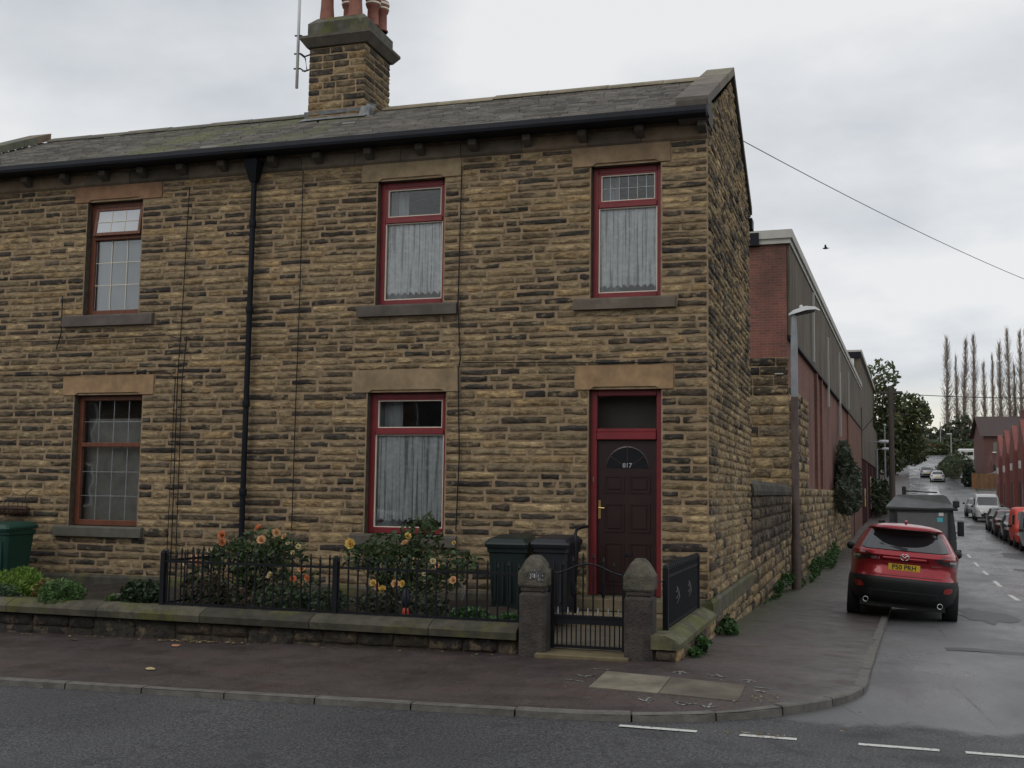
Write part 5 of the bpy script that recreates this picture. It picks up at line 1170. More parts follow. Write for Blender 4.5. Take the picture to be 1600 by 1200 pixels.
m = MB(); m.prism([(.05,5.975),(.5,6.055),(.5,6.095),(.05,6.02)], -.09, .09, 'y'); m.build('lamp_bowl', MT['black_plastic'], t, recalc=True).location = (0,0,.70)
m = MB(); m.lathe([(.04,0),(.045,.02),(.045,.07),(.03,.09)], (.18,0,6.14), 10); m.build('photocell', MT['white_pvc'], t, smooth=True).location = (0,0,.70)
# telegraph pole and wires
t = thing('telegraph_pole', 'dark wooden telegraph pole standing past the factory', 'telegraph pole', (3.5,49,-.8))
m = MB(); m.lathe([(.17,0),(.13,8.4)], (0,0,0), 10); m.build('pole', MT['pole_wood'], t, smooth=True, angle=50)
m = MB(); m.box(-.55,.6,-.06,.06,8.0,8.12); m.build('cross_arm', MT['pole_wood'], t); m = MB(); m.tube([(0,0,7.95),(.25,0,6.9),(.9,0,6.85)], .03, 5); m.build('stay', MT['pole_wood'], t)
def wire(label, a, b, sag, r):
    A = Vector(a); B = Vector(b); m = MB(); m.tube([A.lerp(B, i/16)-Vector((0,0,sag*4*(i/16)*(1-i/16))) for i in range(17)], r, 5)
    tag(m.build('wire', MT['black_iron'], smooth=True), label, 'wire')
wire('long overhead wire sloping down from behind the gable to the right edge', (-.41,8.2,9.01), (10.8,32.5,9.0), .28, .009)
wire('faint overhead wire running right from the telegraph pole across the poplars', (3.6,49,7.2), (24,53,7.9), .5, .02)
wire('short wire from the telegraph pole to the far factory block', (3.5,49,7.2), (2.0,62.9,5.9), .1, .02)
bd = thing('bird', 'tiny dark bird in the sky right of the factory parapet', 'bird', (.26,46.8,14.9))
m = MB(); m.lathe([(.01,-.16),(.05,-.08),(.06,0),(.03,.12),(.008,.2)], (0,0,0), 6, 'x'); m.build('body', MT['black_plastic'], bd)
for s_ in (-1,1): m = MB(); m.add([(-.05,0,.02),(.08,0,.02),(.02,.28*s_,.16),(-.06,.22*s_,.12)], [(0,1,2,3)]); m.build('wing', MT['black_plastic'], bd)
# ------------------------------------------------------------------ vehicles
def car_surface(sl):
    """sl: slices (z, half width, rear y, front y, n)"""
    def at(z):
        for a, b in zip(sl, sl[1:]):
            if a[0] <= z <= b[0]:
                t = (z-a[0])/(b[0]-a[0]); return [a[i]+(b[i]-a[i])*t for i in range(5)]
        return sl[-1] if z > sl[-1][0] else sl[0]
    def yr(x, z):
        _, h, r, f, n = at(z); q = min(abs(x)/h, .999); return (r+f)/2-(f-r)/2*(1-q**n)**(1/n)
    def yf(x, z):
        _, h, r, f, n = at(z); q = min(abs(x)/h, .999); return (r+f)/2+(f-r)/2*(1-q**n)**(1/n)
    def xs(y, z):
        _, h, r, f, n = at(z); q = min(abs(y-(r+f)/2)/((f-r)/2), .999); return h*(1-q**n)**(1/n)
    return at, yr, yf, xs
def fine(sl, k=3):
    out = []
    for a, b in zip(sl, sl[1:]):
        for j in range(k): t = j/k; out.append([a[i]+(b[i]-a[i])*t for i in range(5)])
    return out+[list(sl[-1])]
def car_body(mb, sl, n=64):
    rows = []
    for z, h, r, f, e_ in sl:
        row = []
        for i in range(n):
            t = 2*pi*(i+.5)/n; c, s_ = cos(t), sin(t)
            row.append((h*math.copysign(abs(c)**(2/e_), c), (r+f)/2+(f-r)/2*math.copysign(abs(s_)**(2/e_), s_), z))
        rows.append(row)
    mb.grid(rows, closed=True); k = len(rows)-1; n0 = n
    mb.add(rows[0], [tuple(range(n-1,-1,-1))]); mb.add(rows[-1], [tuple(range(n))])
def subrows(rows, k=5): return [tuple(p[i]+(q[i]-p[i])*j/k for i in range(3)) for p, q in zip(rows, rows[1:]) for j in range(k)]+[rows[-1]]
def patch(parent, name, mat, rows, fy, nx=14, off=.006, flip=1, smooth=True):
    """rows: (z, xL, xR) on an end face given by fy(x, z)"""
    m = MB(); g_ = []; rows = subrows(rows)
    for z, a, b in rows: g_.append([(a+(b-a)*i/nx, fy(a+(b-a)*i/nx, z)-off*flip, z) for i in range(nx+1)])
    m.grid(g_); return m.build(name, mat, parent, smooth=smooth)
def spatch(parent, name, mat, rows, fx, side, ny=8, off=.006):
    m = MB(); g_ = []; rows = subrows(rows)
    for z, a, b in rows: g_.append([(side*(fx(a+(b-a)*i/ny, z)+off), a+(b-a)*i/ny, z) for i in range(ny+1)])
    m.grid(g_); return m.build(name, mat, parent, smooth=True)
def wheels(t, hw, ys_, r=.34, w_=.22):
    for s_ in (-1,1):
        for y in ys_:
            m = MB(); m.lathe([(r*.72,-w_/2),(r*.94,-w_/2),(r,-w_/2+.03),(r,w_/2-.03),(r*.94,w_/2),(r*.72,w_/2)], (s_*(hw-w_/2), y, r), 22, 'x'); wh = m.build('wheel', MT['rubber'], t, smooth=True, angle=40)
            m = MB(); m.lathe([(.05,w_*.40),(r*.68,w_*.46),(r*.7,w_*.5)], (s_*(hw-w_/2), y, r), 16, 'x'); m.lathe([(.05,-w_*.40),(r*.68,-w_*.46),(r*.7,-w_*.5)], (s_*(hw-w_/2), y, r), 16, 'x'); m.build('rim', MT['steel'], wh)
# red crossover, seen from behind
RC = thing('parked_car', 'shiny red crossover parked half on the pavement, seen from behind', 'car', (2.50,5.85,-.42), rad(-1.6)); RC.rotation_euler = (rad(-2.0), rad(4.0), rad(-1.6))
sl = [(.30,.86,.16,4.38,5),(.60,.92,-.02,4.55,5),(.74,.918,-.03,4.55,5),(.80,.912,.01,4.52,5),(.94,.912,.06,4.48,5),(1.03,.925,.04,4.40,5),(1.12,.92,-.01,4.0,5),(1.18,.892,.03,3.5,5),(1.22,.865,.09,3.3,5),(1.36,.785,.26,2.95,5),(1.48,.715,.40,2.65,4.6),(1.56,.66,.43,2.45,4.4),(1.59,.635,.29,2.35,4.2),(1.625,.58,.32,2.2,4),(1.66,.47,.5,1.95,3.4),(1.685,.25,.8,1.6,3)]
at_, yr_, yf_, xs_ = car_surface(sl)
m = MB(); car_body(m, fine([s_ for s_ in sl if s_[0] >= .73] , 3)); m.build('body', MT['car_red'], RC, smooth=True, angle=60)
lowsl = [(.30,.84,.20,4.3,5),(.38,.90,.06,4.46,5),(.50,.925,.0,4.55,5),(.68,.932,-.045,4.57,5),(.745,.93,-.03,4.56,5)]
m = MB(); car_body(m, fine(lowsl, 2)); m.build('lower_cladding', MT['black_plastic'], RC, smooth=True, angle=60)
patch(RC, 'rear_window', MT['car_glass'], [(1.215,-.62,.62),(1.245,-.72,.72),(1.36,-.665,.665),(1.47,-.61,.61),(1.53,-.575,.575)], yr_, 20, .016)
patch(RC, 'window_surround', MT['black_plastic'], [(1.205,-.64,.64),(1.235,-.76,.76),(1.36,-.70,.70),(1.48,-.64,.64),(1.57,-.59,.59)], yr_, 20, .004)
m = MB(); m.grid([[(x, yr_(x, 1.585)-.10*(1-(x/.62)**2)-.02, 1.585-.01) for x in [-.58+1.16*i/12 for i in range(13)]], [(x, .75, 1.645-.04*(x/.6)**2) for x in [-.58+1.16*i/12 for i in range(13)]]])
m.grid([[(x, yr_(x, 1.585)-.10*(1-(x/.62)**2)-.02, 1.575) for x in [-.58+1.16*i/12 for i in range(13)]], [(x, .45, 1.55) for x in [-.58+1.16*i/12 for i in range(13)]]]); m.build('spoiler', MT['car_red'], RC, smooth=True)
for s_ in (-1,1):
    spatch(RC, 'side_window', MT['car_glass'], [(1.21,.8,3.1),(1.36,.98,2.75),(1.52,1.2,2.45)], xs_, s_, 10, .006)
    a, b = (-.885,-.50) if s_ < 0 else (.50,.885)
    r_ = [(1.0, .72*s_, .87*s_),(1.03,.58*s_,.895*s_),(1.09,.48*s_,.895*s_),(1.14,.60*s_,.885*s_),(1.175,.72*s_,.865*s_)]
    tl_ = patch(RC, 'tail_light', MT['lens_dark'], r_, yr_, 8, .012)
    patch(RC, 'red_reflector', MT['lens_red'], [(1.095,.60*s_,.89*s_),(1.14,.66*s_,.88*s_),(1.17,.73*s_,.865*s_)], yr_, 5, .018)
    patch(RC, 'light_core', MT['lens_clear'], [(1.055,.74*s_,.84*s_),(1.09,.73*s_,.85*s_)], yr_, 5, .017)
    patch(RC, 'rear_fog_light', MT['lens_red'], [(.545,.66*s_,.76*s_),(.58,.64*s_,.79*s_),(.625,.67*s_,.80*s_),(.645,.72*s_,.78*s_)], lambda x, z: car_surface(lowsl)[1](x, z), 4, .012)
    m = MB(); m.lathe([(.042,0),(.048,-.03),(.048,-.06),(.038,-.06),(.035,0)], (s_*.60,.02,.335), 14, 'y', cap=False); m.build('exhaust_pipe', MT['chrome'], RC, smooth=True)
    m = MB(); m.lathe([(.02,-.05),(.07,-.03),(.085,.03),(.08,.1),(.03,.13)], (s_*.98,2.75,1.20), 10, 'y'); m.tube([(s_*.86,2.8,1.17),(s_*.97,2.8,1.18)], .02, 6); m.build('door_mirror', MT['black_plastic'], RC, smooth=True)
# tailgate creases: plate recess shade painted as darker crimson, handle bar, swage lines, wiper, badge
patch(RC, 'plate_recess_shade', carpaint('shaded_crimson', (.30,.011,.02), .35, .45), [(.80,-.52,.52),(.86,-.47,.47),(.96,-.36,.36),(1.02,-.30,.30)], yr_, 12, .003)
patch(RC, 'handle_bar', MT['car_red'], [(1.03,-.40,.40),(1.045,-.40,.40),(1.075,-.36,.36),(1.095,-.34,.34)], lambda x, z: yr_(x, z)-.03*max(0,sin(pi*(z-1.03)/.065)), 12, .004)
patch(RC, 'shut_line', MT['black_plastic'], [(.775,-.62,.62),(.783,-.62,.62)], yr_, 16, .004)
lowy = car_surface(lowsl)[1]
patch(RC, 'bumper_crease', simple('bumper_trim', (.03,.032,.035), .4, .1), [(.50,-.55,.55),(.52,-.58,.58)], lowy, 12, .01); patch(RC, 'bumper_crease', simple('bumper_trim', (.03,.032,.035), .4, .1), [(.64,-.5,.5),(.66,-.52,.52)], lowy, 12, .008)
pz = .925; yp = yr_(0, pz)-.028
m = MB(); m.cbox(-.26,.26,yp,yp+.012,pz-.056,pz+.056,.003); PL = m.build('number_plate', MT['plate_yellow'], RC)
text('plate_text', 'P50 PRH', .112, MT['text_black'], PL, (0, yp-.003, pz-.002), (rad(90),0,0), .0008, 'CENTER', .98)
yb = yr_(0, 1.10)-.045; m = MB(); m.tube([(.068*cos(2*pi*i/24), yb, 1.10+.053*sin(2*pi*i/24)) for i in range(25)], .0085, 6, cap=False)
m.tube([(-.055,yb,1.125),(-.03,yb-.002,1.118),(0,yb-.004,1.088),(.03,yb-.002,1.118),(.055,yb,1.125)], .009, 6); m.build('badge', MT['chrome'], RC, smooth=True)
text('model_lettering', 'CX-5', .05, MT['chrome'], RC, (-.47, yr_(-.47,1.07)-.012, 1.055), (rad(90),0,rad(-4)), .002, 'CENTER', 1.3); text('engine_lettering', 'SKYACTIV', .026, MT['chrome'], RC, (.52, yr_(.52,.98)-.008, .985), (rad(90),0,rad(4)), .002, 'CENTER', 1.3)
m = MB(); w0, w1 = (-.42,1.32), (.0,1.235)
m.prism([(w0[0],w0[1]),(w0[0]+.01,w0[1]-.02),(w1[0]+.03,w1[1]-.03),(w1[0]+.05,w1[1]+.02)], .1, .12, 'y')
m.M = None; wp = m.build('rear_wiper', MT['black_plastic'], RC, recalc=True)
for v in wp.data.vertices: v.co.y = yr_(v.co.x, v.co.z)-(.02 if v.co.y < .11 else .008)
m = MB(); m.prism([(.75,1.665),(.98,1.67),(.80,1.745),(.74,1.72)], -.02, .02, 'x'); m.build('roof_fin', MT['car_red'], RC, recalc=True)
wheels(RC, .925, (.95,3.65), .355, .24)
m = MB(); m.box(-.7,.7,.3,4.2,.22,.34); m.build('underbody', MT['black_plastic'], RC)
# grey boxy off-roader in front of it
LR = thing('parked_car', 'old flat grey boxy off-roader with domed roof parked beyond the red car', 'off-roader', (3.36,16.2,-.72), rad(-2.2)); LR.scale = (.95,1,1.09)
m = MB(); m.cbox(-.88,.88,0,3.2,.55,1.22,.03); m.cbox(-.80,.80,3.2,4.3,.55,1.15,.04); m.prism([(-.88,1.22),(.88,1.22),(.80,1.97),(-.80,1.97)], .02, 2.4, 'y'); m.build('body', MT['lr_grey'], LR, recalc=True)
m = MB(); rf_ = [(-.90,1.94),(-.91,1.99),(-.80,2.05),(-.66,2.24),(-.58,2.27),(.58,2.27),(.66,2.24),(.80,2.05),(.91,1.99),(.90,1.94)]
n_ = len(rf_); m.add([(x,-.03,z) for x, z in rf_]+[(x,-.03+ (0 if z < 2.0 else .5), z) for x, z in rf_]+[(x,2.5,z) for x, z in rf_], [tuple(range(n_))[::-1]][:0]+[(k+n_, (k+1)+n_, (k+1)+2*n_, k+2*n_) for k in range(n_-1)]+[(0,n_-1,2*n_-1,n_)]+[tuple(range(n_, 2*n_))]+[tuple(range(3*n_-1, 2*n_-1, -1))]); m.build('roof', MT['lr_roof'], LR, recalc=True)
m = MB(); m.cbox(-.92,.92,-.06,2.5,1.90,1.96,.01); m.build('drip_rail', MT['black_plastic'], LR)
m = MB(); m.box(-.62,.66,-.012,.0,1.2,1.86); m.build('rear_window', simple('hazy_rear_glass', (.12,.125,.13), .25, .1), LR); m = MB(); m.box(-.68,-.62,-.03,.0,1.15,1.9); m.box(.66,.72,-.03,.0,1.15,1.9); m.box(-.62,.66,-.03,.0,1.86,1.9); m.box(-.62,.66,-.03,0,1.14,1.2); m.build('window_seal', MT['black_plastic'], LR)
m = MB(); m.box(.40,.54,-.016,-.013,1.64,1.74); m.build('sticker', MT['blue_sticker'], LR); m = MB(); m.box(.44,.56,-.016,-.013,1.78,1.86); m.build('sticker', MT['white_pvc'], LR)
m = MB(); m.cbox(.98,1.16,2.0,2.06,1.25,1.62,.02); m.tube([(.86,2.05,1.3),(1.0,2.04,1.35)], .015, 6); m.build('door_mirror', MT['black_plastic'], LR); m = MB(); m.cbox(-1.16,-.98,2.0,2.06,1.25,1.62,.02); m.tube([(-.86,2.05,1.3),(-1.0,2.04,1.35)], .015, 6); m.build('door_mirror', MT['black_plastic'], LR)
m = MB(); m.cbox(.80,.97,-.02,.12,1.98,2.14,.02); m.build('work_light', MT['black_plastic'], LR); m = MB(); m.cbox(-.5,-.38,2.3,2.42,2.27,2.48,.02); m.tube([(-.38,2.3,2.36),(.45,1.9,2.33)], .02, 6); m.build('roof_light', MT['black_plastic'], LR)
m = MB(); m.cbox(.86,.99,-.06,.02,.9,1.0,.01); m.build('side_lamp', MT['black_plastic'], LR); m = MB(); m.box(-.85,.85,-.1,.0,.45,.6); m.build('rear_bumper', MT['black_plastic'], LR)
wheels(LR, .86, (.75,3.5), .38, .22)
# generic cars
def gen_car(label, loc, rotz, paint_, sl, win_r, win_f, wys, hw, name='parked_car', cat='car', lights=True, grp='cars parked or driving along the side street', side=((1.0,.8,3.2),(1.35,1.1,2.7))):
    t = thing(name, label, cat, loc, rotz, grp); at2, yr2, yf2, xs2 = car_surface(sl)
    m = MB(); car_body(m, fine(sl, 2), 40); m.build('body', paint_, t, smooth=True, angle=60)
    patch(t, 'rear_window', MT['car_glass'], win_r, yr2, 10, .01); patch(t, 'windscreen', MT['car_glass'], win_f, yf2, 10, .01, -1)
    for s_ in (-1,1):
        spatch(t, 'side_window', MT['car_glass'], side, xs2, s_, 6, .008)
        patch(t, 'tail_light', MT['lens_red'], [(.75,.6*hw*s_,.93*hw*s_),(.92,.66*hw*s_,.93*hw*s_)], yr2, 4, .012)
        patch(t, 'headlight', MT['lens_clear'], [(.62,.6*hw*s_,.93*hw*s_),(.76,.66*hw*s_,.93*hw*s_)], yf2, 4, .012, -1)
        m = MB(); m.cbox(s_*(hw+.1)-.09,s_*(hw+.1)+.09,sl[-1][3]+.3,sl[-1][3]+.4,.98,1.12,.02); m.build('door_mirror', MT['black_plastic'], t)
    patch(t, 'grille', MT['black_plastic'], [(.32,-.5*hw,.5*hw),(.5,-.6*hw,.6*hw)], yf2, 6, .012, -1); patch(t, 'rear_bumper', MT['black_plastic'], [(.30,-.85*hw,.85*hw),(.48,-.88*hw,.88*hw)], yr2, 8, .01)
    patch(t, 'front_plate', MT['plate_white'], [(.42,-.25,.25),(.52,-.25,.25)], yf2, 4, .02, -1); patch(t, 'rear_plate', MT['plate_yellow'], [(.6,-.25,.25),(.7,-.25,.25)], yr2, 4, .02)
    wheels(t, hw, wys, .31, .2); return t
hatch = [(.25,.8,.1,3.9,4),(.45,.85,.0,4.0,4),(.75,.86,.03,3.95,4),(.92,.84,.08,3.6,4),(1.0,.80,.15,3.0,4),(1.25,.68,.35,2.5,4),(1.42,.58,.5,2.2,3.6),(1.47,.4,.8,1.9,3)]
hwr = [(1.0,-.62,.62),(1.2,-.56,.56),(1.36,-.48,.48)]; hwf = [(1.0,-.66,.66),(1.2,-.58,.58),(1.36,-.5,.5)]
vanS = [(.3,.88,.0,4.8,6),(.6,.93,-.05,4.85,5),(.95,.94,-.05,4.7,5),(1.1,.93,-.03,4.2,6),(1.5,.88,.0,3.7,7),(1.85,.80,.02,3.3,7),(1.95,.70,.1,3.1,6),(1.98,.5,.3,2.8,4)]
def on(y, x): return (x, y, zroad(x, y)+.0)
def kx(y, off): return xr(y)-off
PI_ = pi
gen_car('white van facing the camera among the parked cars on the right', on(79.0, 10.98), PI_-.04, MT['car_white'], vanS, [(1.2,-.7,.7),(1.7,-.62,.62)], [(1.15,-.78,.78),(1.45,-.72,.72),(1.75,-.64,.64)], (1.0,3.8), .93, 'parked_van', 'van', side=((1.15,2.8,3.8),(1.6,2.6,3.4)))
gen_car('silver car parked just behind the white van, partly hidden', on(85.5, 10.9), PI_-.04, MT['car_silver'], hatch, hwr, hwf, (.75,3.2), .86)
gen_car('dark green hatchback facing the camera in front of the white van', on(63.4, 10.32), PI_-.04, MT['car_green'], hatch, hwr, hwf, (.75,3.2), .86)
gen_car('dark burgundy car parked between the green hatchback and the orange van', on(58.5, 10.15), PI_-.04, MT['car_burg'], hatch, hwr, hwf, (.75,3.2), .86)
gen_car('black hatchback parked nearest the orange van on the right', on(53.9, 10.1), PI_-.04, MT['car_black'], hatch, hwr, hwf, (.75,3.2), .86)
gen_car('white hatchback driving away up the hill', on(134, 11.0), -.06, MT['car_white'], hatch, hwr, hwf, (.75,3.2), .86)
gen_car('silver car just ahead of the white hatchback on the hill', on(143, 10.3), -.06, MT['car_silver'], hatch, hwr, hwf, (.75,3.2), .86)
gen_car('white estate car parked at the top of the hill by the trees', on(184, 7.9), rad(75), MT['car_white'], hatch, hwr, hwf, (.75,3.2), .86)
gen_car('dark car parked beside the far wooden fence', (20.5,133,3.6), rad(80), MT['car_dgrey'], hatch, hwr, hwf, (.75,3.2), .86)
t = gen_car('bright orange red van parked near the right edge of the photo', on(49.8, 10.15), PI_-.04, MT['orange_red'], [(s_[0],s_[1],s_[2],s_[3],s_[4]) for s_ in vanS], [(1.2,-.7,.7),(1.7,-.62,.62)], [(1.15,-.78,.78),(1.45,-.72,.72),(1.75,-.64,.64)], (1.0,3.8), .93, 'parked_van', 'van', side=((1.15,2.8,3.8),(1.6,2.6,3.4)))
gen_car('grey panel van cut off by the right edge of the photo', on(44.9, 10.05), PI_-.04, MT['car_silver'], vanS, [(1.2,-.7,.7),(1.7,-.62,.62)], [(1.15,-.78,.78),(1.45,-.72,.72),(1.75,-.64,.64)], (1.0,3.8), .93, 'parked_van', 'van', side=((1.15,2.8,3.8),(1.6,2.6,3.4)))
gen_car('white car parked across the main road from the houses', (-9.3,-12.4,-.3), rad(90), MT['car_white'], hatch, hwr, hwf, (.75,3.2), .86)
# ------------------------------------------------------------------ red painted works on the right
RW = thing('red_workshops', 'row of red painted brick workshops with narrow gables on the right side of the street', 'workshop', (xr(52)+1.3,52,0), ANG)
zb_ = -1.4
for k in range(7):
    s0 = 8.0*k; b0 = zb_+ (0 if k < 3 else .8)
    m = MB(); m.prism([(s0+.02,b0),(s0+7.98,b0),(s0+7.98,5.2),(s0+7.0,5.6),(s0+4.15,7.7),(s0+3.85,7.7),(s0+1.0,5.6),(s0+.02,5.2)], .0, .4, 'x'); m.build('gable_wall', MT['brick_paint'], RW, recalc=True)
    m = MB(); m.prism([(s0,4.9),(s0+4,7.4),(s0+8,4.9)], .4, 18, 'x'); m.build('roof', simple('sheet_roof', (.09,.085,.08), .8, .2), RW, recalc=True)
    m = MB(); m.box(-.25,.0,s0-.3,s0+.3,b0,5.5); m.build('pilaster', MT['brick_paint'], RW)
    m = MB(); m.tube([(-.12,s0+.45,5.2),(-.12,s0+.45,b0)], .08, 6); m.build('downpipe', MT['black_gutter'], RW)
    m = MB(); m.box(-.03,.0,s0+1.6,s0+3.2,.2,3.0); m.build('window', simple('dark_panes', (.03,.03,.035), .15, .1), RW); m = MB(); m.box(-.04,.0,s0+4.8,s0+6.4,b0,2.9); m.build('door', MT['shutter'], RW)
    m = MB(); m.box(-.2,-.02,s0+3.75,s0+3.85,3.9,4.5); m.build('wall_light', MT['white_pvc'], RW)
m = MB(); m.box(.4,18,0,56,-1.5,4.9); m.build('wall', MT['brick_paint'], RW)
# brick house beyond
BH = thing('brick_house', 'dark red brick house with pitched roof on the hill behind the red workshops', 'house', (18.2,152,4.2), rad(4))
m = MB(); m.box(0,9,0,8,-3,6.0); m.prism([(0,6.0),(8,6.0),(4,8.6)], 0, 9, 'x'); m.build('wall', MT['brick_house'], BH, recalc=True)
m = MB(); m.add([(-.5,-.5,5.75),(9.3,-.5,5.75),(9.3,4,8.75),(-.5,4,8.75),(9.3,8.5,5.75),(-.5,8.5,5.75)], [(0,1,2,3),(3,2,4,5)]); m.build('roof', simple('dark_roof_tiles', (.07,.05,.048), .85, .2), BH)
for x in (1.2, 3.8, 6.2):
    for z in (.6, 3.6): m = MB(); m.box(x,x+1.2,-.06,-.01,z,z+1.3); w2 = m.build('window', MT['car_glass'], BH); m = MB(); m.box(x-.1,x+1.3,-.12,-.065,z-.15,z); m.build('sill', MT['white'], w2)
m = MB(); m.box(5.6,6.4,3.6,4.4,8.2,9.6); m.build('chimney', MT['brick_house'], BH)
# far wooden fence, hedge, conifer, caravan, boat
FE = thing('wooden_fence', 'brown wooden panel fence on the right past the junction', 'fence', (14.1,123.5,2.55), rad(-6))
for k in range(4):
    m = MB()
    for q in range(12): m.box(k*1.9+q*.155, k*1.9+q*.155+.145, 0, .03+.01*(q%2), 0, 1.75)
    m.build('panel', MT['wood_fence'], FE); m = MB(); m.box(k*1.9-.06,k*1.9+.04,-.03,.08,-.2,1.85); m.build('post', MT['wood_fence'], FE)
def tree(name, label, x, y, z, blobs, n, size, cols, th, tr_=.3, grp=None, long_=1.5):
    t = thing(name, label, 'tree', (x,y,z), 0, grp); m = MB(); m.tube([(0,0,-.5),(.05,0,th*.5),(0,.1,th)], [tr_,tr_*.75,tr_*.5], 8)
    for c, r in blobs: m.tube([(0,0,th*.55),(c[0]*.5,c[1]*.5,(c[2]+th*.5)*.5),(c[0],c[1],c[2])], [tr_*.4,tr_*.25,tr_*.08], 5)
    m.build('trunk', MT['bark'], t, smooth=True); m = MB(); leaves(m, blobs, n, size, cols, .1, .5, long_); o = m.build('crown', MT['leaf'], t); o['kind'] = 'stuff'; return t
TG = [(.07,.10,.04),(.085,.11,.045),(.055,.08,.035),(.13,.12,.045)]
bl = []
for i in range(26):
    a = R.uniform(0, 2*pi); zz = R.uniform(3.5, 13.2); rr_ = 4.0*(1-((zz-7)/8.2)**2)**.5 if abs(zz-7) < 8 else .6
    q = R.uniform(.3, 1)*rr_; bl.append(((q*cos(a), q*sin(a), zz), R.uniform(1.0, 1.9)))
tree('broadleaf_tree', 'large leafy tree with some yellowing leaves rising past the factory', 3.4, 103, 1.2, bl, 9000, .34, TG, 7, .35)
bl = [((R.uniform(-3,3), R.uniform(-3,3), R.uniform(2,6.5)), R.uniform(1.2,2.0)) for _ in range(14)]
tree('broadleaf_tree', 'smaller autumn tinted tree right of the large tree', 6.2, 150, 4.5, bl, 5000, .4, [(.05,.06,.025),(.10,.08,.03),(.04,.05,.022)], 4, .25)
tree('conifer', 'small dark pointed conifer above the wooden fence', 14.0, 126, 2.9, [((0,0,.6),(.9,.9,.7)),((0,0,1.5),(.7,.7,.7)),((0,0,2.4),(.45,.45,.7)),((0,0,3.2),(.2,.2,.6))], 1300, .2, [(.015,.03,.018),(.02,.035,.02)], 2.5, .12)
def shrubrow(name, label, x0, y0, x1, y1, hgt, n, size, cols, wid=1.2):
    t = thing(name, label, 'hedge', ((x0+x1)/2,(y0+y1)/2,zter((x0+x1)/2,(y0+y1)/2)+.2)); k = max(3, int(math.dist((x0,y0),(x1,y1))/1.5)); bl = []
    for i in range(k): q = (i+.5)/k-.5; bl.append((((x1-x0)*q+R.uniform(-.3,.3),(y1-y0)*q,hgt*R.uniform(.35,.6)),(wid,wid,hgt*R.uniform(.4,.6))))
    m = MB(); leaves(m, bl, n, size, cols, .1, .5, 1.4); o = m.build('foliage', MT['leaf'], t); o['kind'] = 'stuff'
    m = MB()
    for c, r in bl: m.tube([(c[0],c[1],-.5),(c[0]+.1,c[1],c[2])], .06, 5)
    m.build('stem', MT['bark'], t)
shrubrow('hedge', 'dark overgrown hedge between the hill road and the wooden fence', 12.6,124, 14.3,170, 2.6, 3500, .3, [(.03,.05,.02),(.045,.065,.025),(.06,.07,.03)], 1.3)
shrubrow('hedge', 'green hedge on the left bank behind the telegraph pole', 4.2,112, 3.0,76, 2.4, 3600, .24, [(.035,.06,.022),(.05,.075,.025),(.03,.045,.02)], .8)
shrubrow('hedge', 'pale green shrubs across the top of the hill road', 8,212, 26,216, 2.6, 2600, .45, [(.06,.085,.03),(.08,.10,.035),(.045,.065,.03)], 1.8)
shrubrow('hedge', 'dark hedge left of the white estate car', 0,196, 9,204, 3.2, 1800, .45, [(.03,.045,.02),(.04,.055,.025)], 1.8)
cv = thing('caravan', 'white caravan roof behind the hedge on the right', 'caravan', (16.4,172,6.6), rad(-3)); m = MB(); m.cbox(0,3.1,0,2.2,.5,2.4,.2); m.build('body', MT['white_pvc'], cv); m = MB(); m.box(.8,2.2,-.02,-.005,1.4,1.9); m.build('window', MT['car_glass'], cv); wheels(cv, 1.2, (1.1,), .3, .2)
bt = thing('red_lorry', 'distant red lorry body above a white skip at the top of the hill', 'lorry', (14.4,214,10.0)); m = MB(); m.cbox(0,2.4,0,4,.6,1.5,.05); m.build('body', simple('dull_red_lorry', (.35,.07,.05), .6, .2), bt); m = MB(); m.prism([(-.8,.1),(1.2,.0),(1.4,.7),(-1,.75)], -1, .0, 'y'); m.build('skip', MT['white_pvc'], bt, recalc=True)
# far lamp posts / poles
def simple_lamp(label, x, y, z, h, r=.1, arm=.9):
    t = thing('street_lamp', label, 'street lamp', (x,y,z)); m = MB(); m.tube([(0,0,0),(0,0,h)], [r,r*.6], 7); m.build('column', MT['grey_metal'], t); m = MB(); m.cbox(-arm,.15,-.12,.12,h-.02,h+.16,.04); m.build('lantern', MT['lamp_white'], t); return t
simple_lamp('far street lamp on the right of the hill road, left of the caravan', 16.7,189,7.6, 4.5, .13, .7); simple_lamp('thin tall far lamp column above the red lorry', 16.7,215,9.5, 6.2, .12, .1)
simple_lamp('pale lamp column just behind the two bracket lamps', 4.1,96,.6, 7.6, .12, .1)
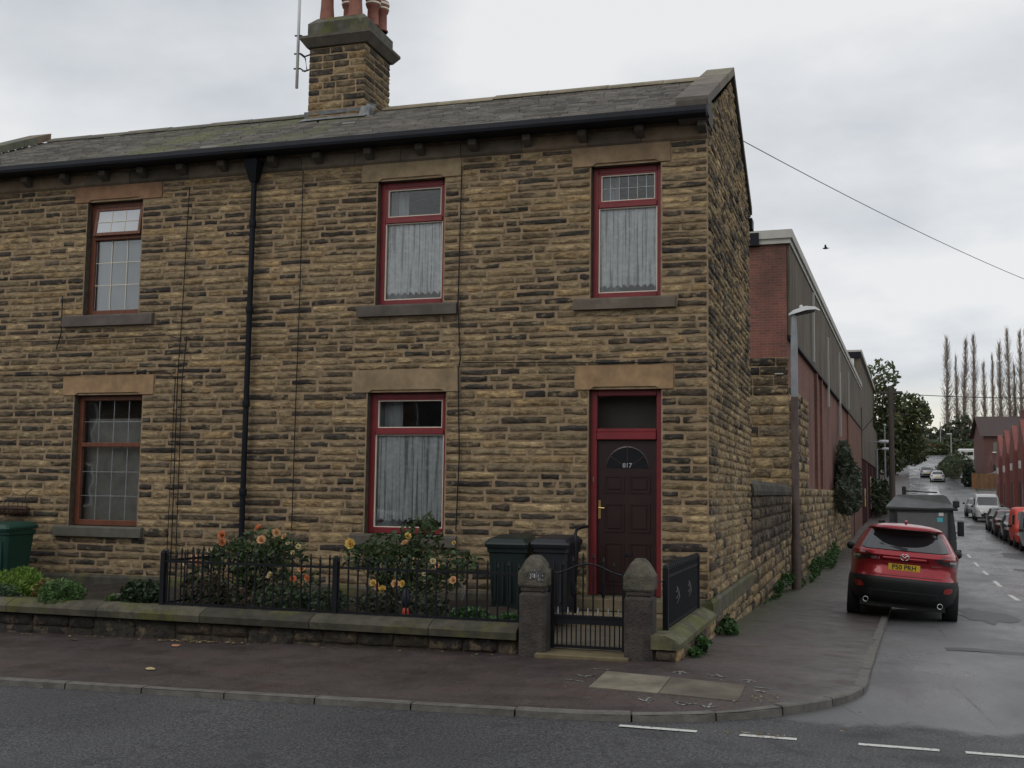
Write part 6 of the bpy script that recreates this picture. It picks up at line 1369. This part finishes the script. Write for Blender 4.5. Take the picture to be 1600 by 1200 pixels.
# woods and poplars
WD = MB(); bl = []
for i in range(46):
    x = -30+i*2.6; bl.append(((x, 236+R.uniform(-4,6), 11+R.uniform(0,2.2)), (3.2, 3.0, R.uniform(4.0,5.8)-(1.2 if 14 < x < 19 else 0))))
for i in range(24): x = -10+i*2.6; bl.append(((x, 226+R.uniform(-2,3), 10.5), (2.4, 2.0, R.uniform(2.0,3.4))))
leaves(WD, bl, 34000, .75, [(.045,.062,.036),(.055,.075,.04),(.075,.08,.042),(.035,.05,.033),(.095,.08,.042)], .1, .6, 1.4); WD.build('woodland', MT['leaf'], kind='stuff')
TW = MB()
def poplar(label, x, y, ztop, rad_, lean=0, dense=260, z0=9.5):
    t = thing('poplar_tree', label, 'tree', (x,y,z0), 0, 'row of tall thin poplars on the skyline'); H = ztop-z0; m = MB()
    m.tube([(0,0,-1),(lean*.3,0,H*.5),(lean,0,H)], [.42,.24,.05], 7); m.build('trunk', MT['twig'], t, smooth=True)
    m = MB()
    for i in range(dense):
        q = R.uniform(.10,.96); z = H*q; env = 1.5*rad_*(.25+.75*sin(pi*q**.75))*R.uniform(.3,1.1); a = R.uniform(0,2*pi); L = R.uniform(1.6,4.2)*(1-q*.45); cx_ = lean*q
        e1 = (cx_+env*cos(a)*.55, env*sin(a)*.55, z+L*.4); e2 = (cx_+env*cos(a)*R.uniform(.8,1.15), env*sin(a), z+L)
        m.tube([(cx_,0,z), e1, e2], [.055,.035,.012], 3, cap=False)
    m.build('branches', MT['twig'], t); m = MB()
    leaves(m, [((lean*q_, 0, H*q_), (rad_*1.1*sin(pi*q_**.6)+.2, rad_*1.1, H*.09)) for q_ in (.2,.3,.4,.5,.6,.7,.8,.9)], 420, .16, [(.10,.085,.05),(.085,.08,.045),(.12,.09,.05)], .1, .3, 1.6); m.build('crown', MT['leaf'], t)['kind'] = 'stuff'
PP = [(19.8,36.0,1.15,'leftmost of the tall poplars'),(21.9,31.8,.75,'second poplar from the left, shorter and thin'),(23.1,35.4,1.0,'third poplar from the left, leaning slightly'),(25.2,36.4,1.1,'fourth poplar from the left, tall'),(27.6,30.4,.75,'fifth poplar from the left, short'),(29.2,31.6,.6,'sixth poplar from the left, very thin'),(30.8,34.6,1.05,'seventh poplar from the left'),(32.7,37.8,1.2,'tallest poplar near the right edge'),(34.9,37.0,1.0,'second to last poplar at the right edge'),(36.3,38.2,1.0,'poplar at the very right edge'),(33.8,30.0,.6,'thin low poplar between the tallest one and the right edge'),(38.3,37,1.1,'poplar just beyond the right edge')]
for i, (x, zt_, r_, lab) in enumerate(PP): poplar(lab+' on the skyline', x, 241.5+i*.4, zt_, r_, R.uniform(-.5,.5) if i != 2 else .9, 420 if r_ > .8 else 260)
# ------------------------------------------------------------------ opposite side of the main road (behind the camera)
OH = thing('opposite_terrace', 'stone terrace across the main road, behind the viewer', 'terrace', (0,-24,0))
m = MB(); m.box(-70,24,-6,0,-.4,5.2); m.build('wall', simple('dark_opposite_stone', (.17,.14,.11), .9, .4, 2), OH); m = MB(); m.prism([(-6.3,5.1),(.4,5.1),(-3,6.8)], -70, 24, 'x'); m.build('roof', simple('far_roof', (.08,.078,.075), .8, .2), OH, recalc=True)
for i in range(17):
    for z in (.9, 3.4):
        x = -66+i*5.2; m = MB(); m.box(x-.08,x+1.3,.005,.05,z-.08,z+1.68); f_ = m.build('window', MT['white'], OH); m = MB(); m.box(x,x+1.2,.052,.06,z,z+1.6); m.build('pane', simple('dark_opposite_pane', (.03,.035,.04), .1, .1), f_)
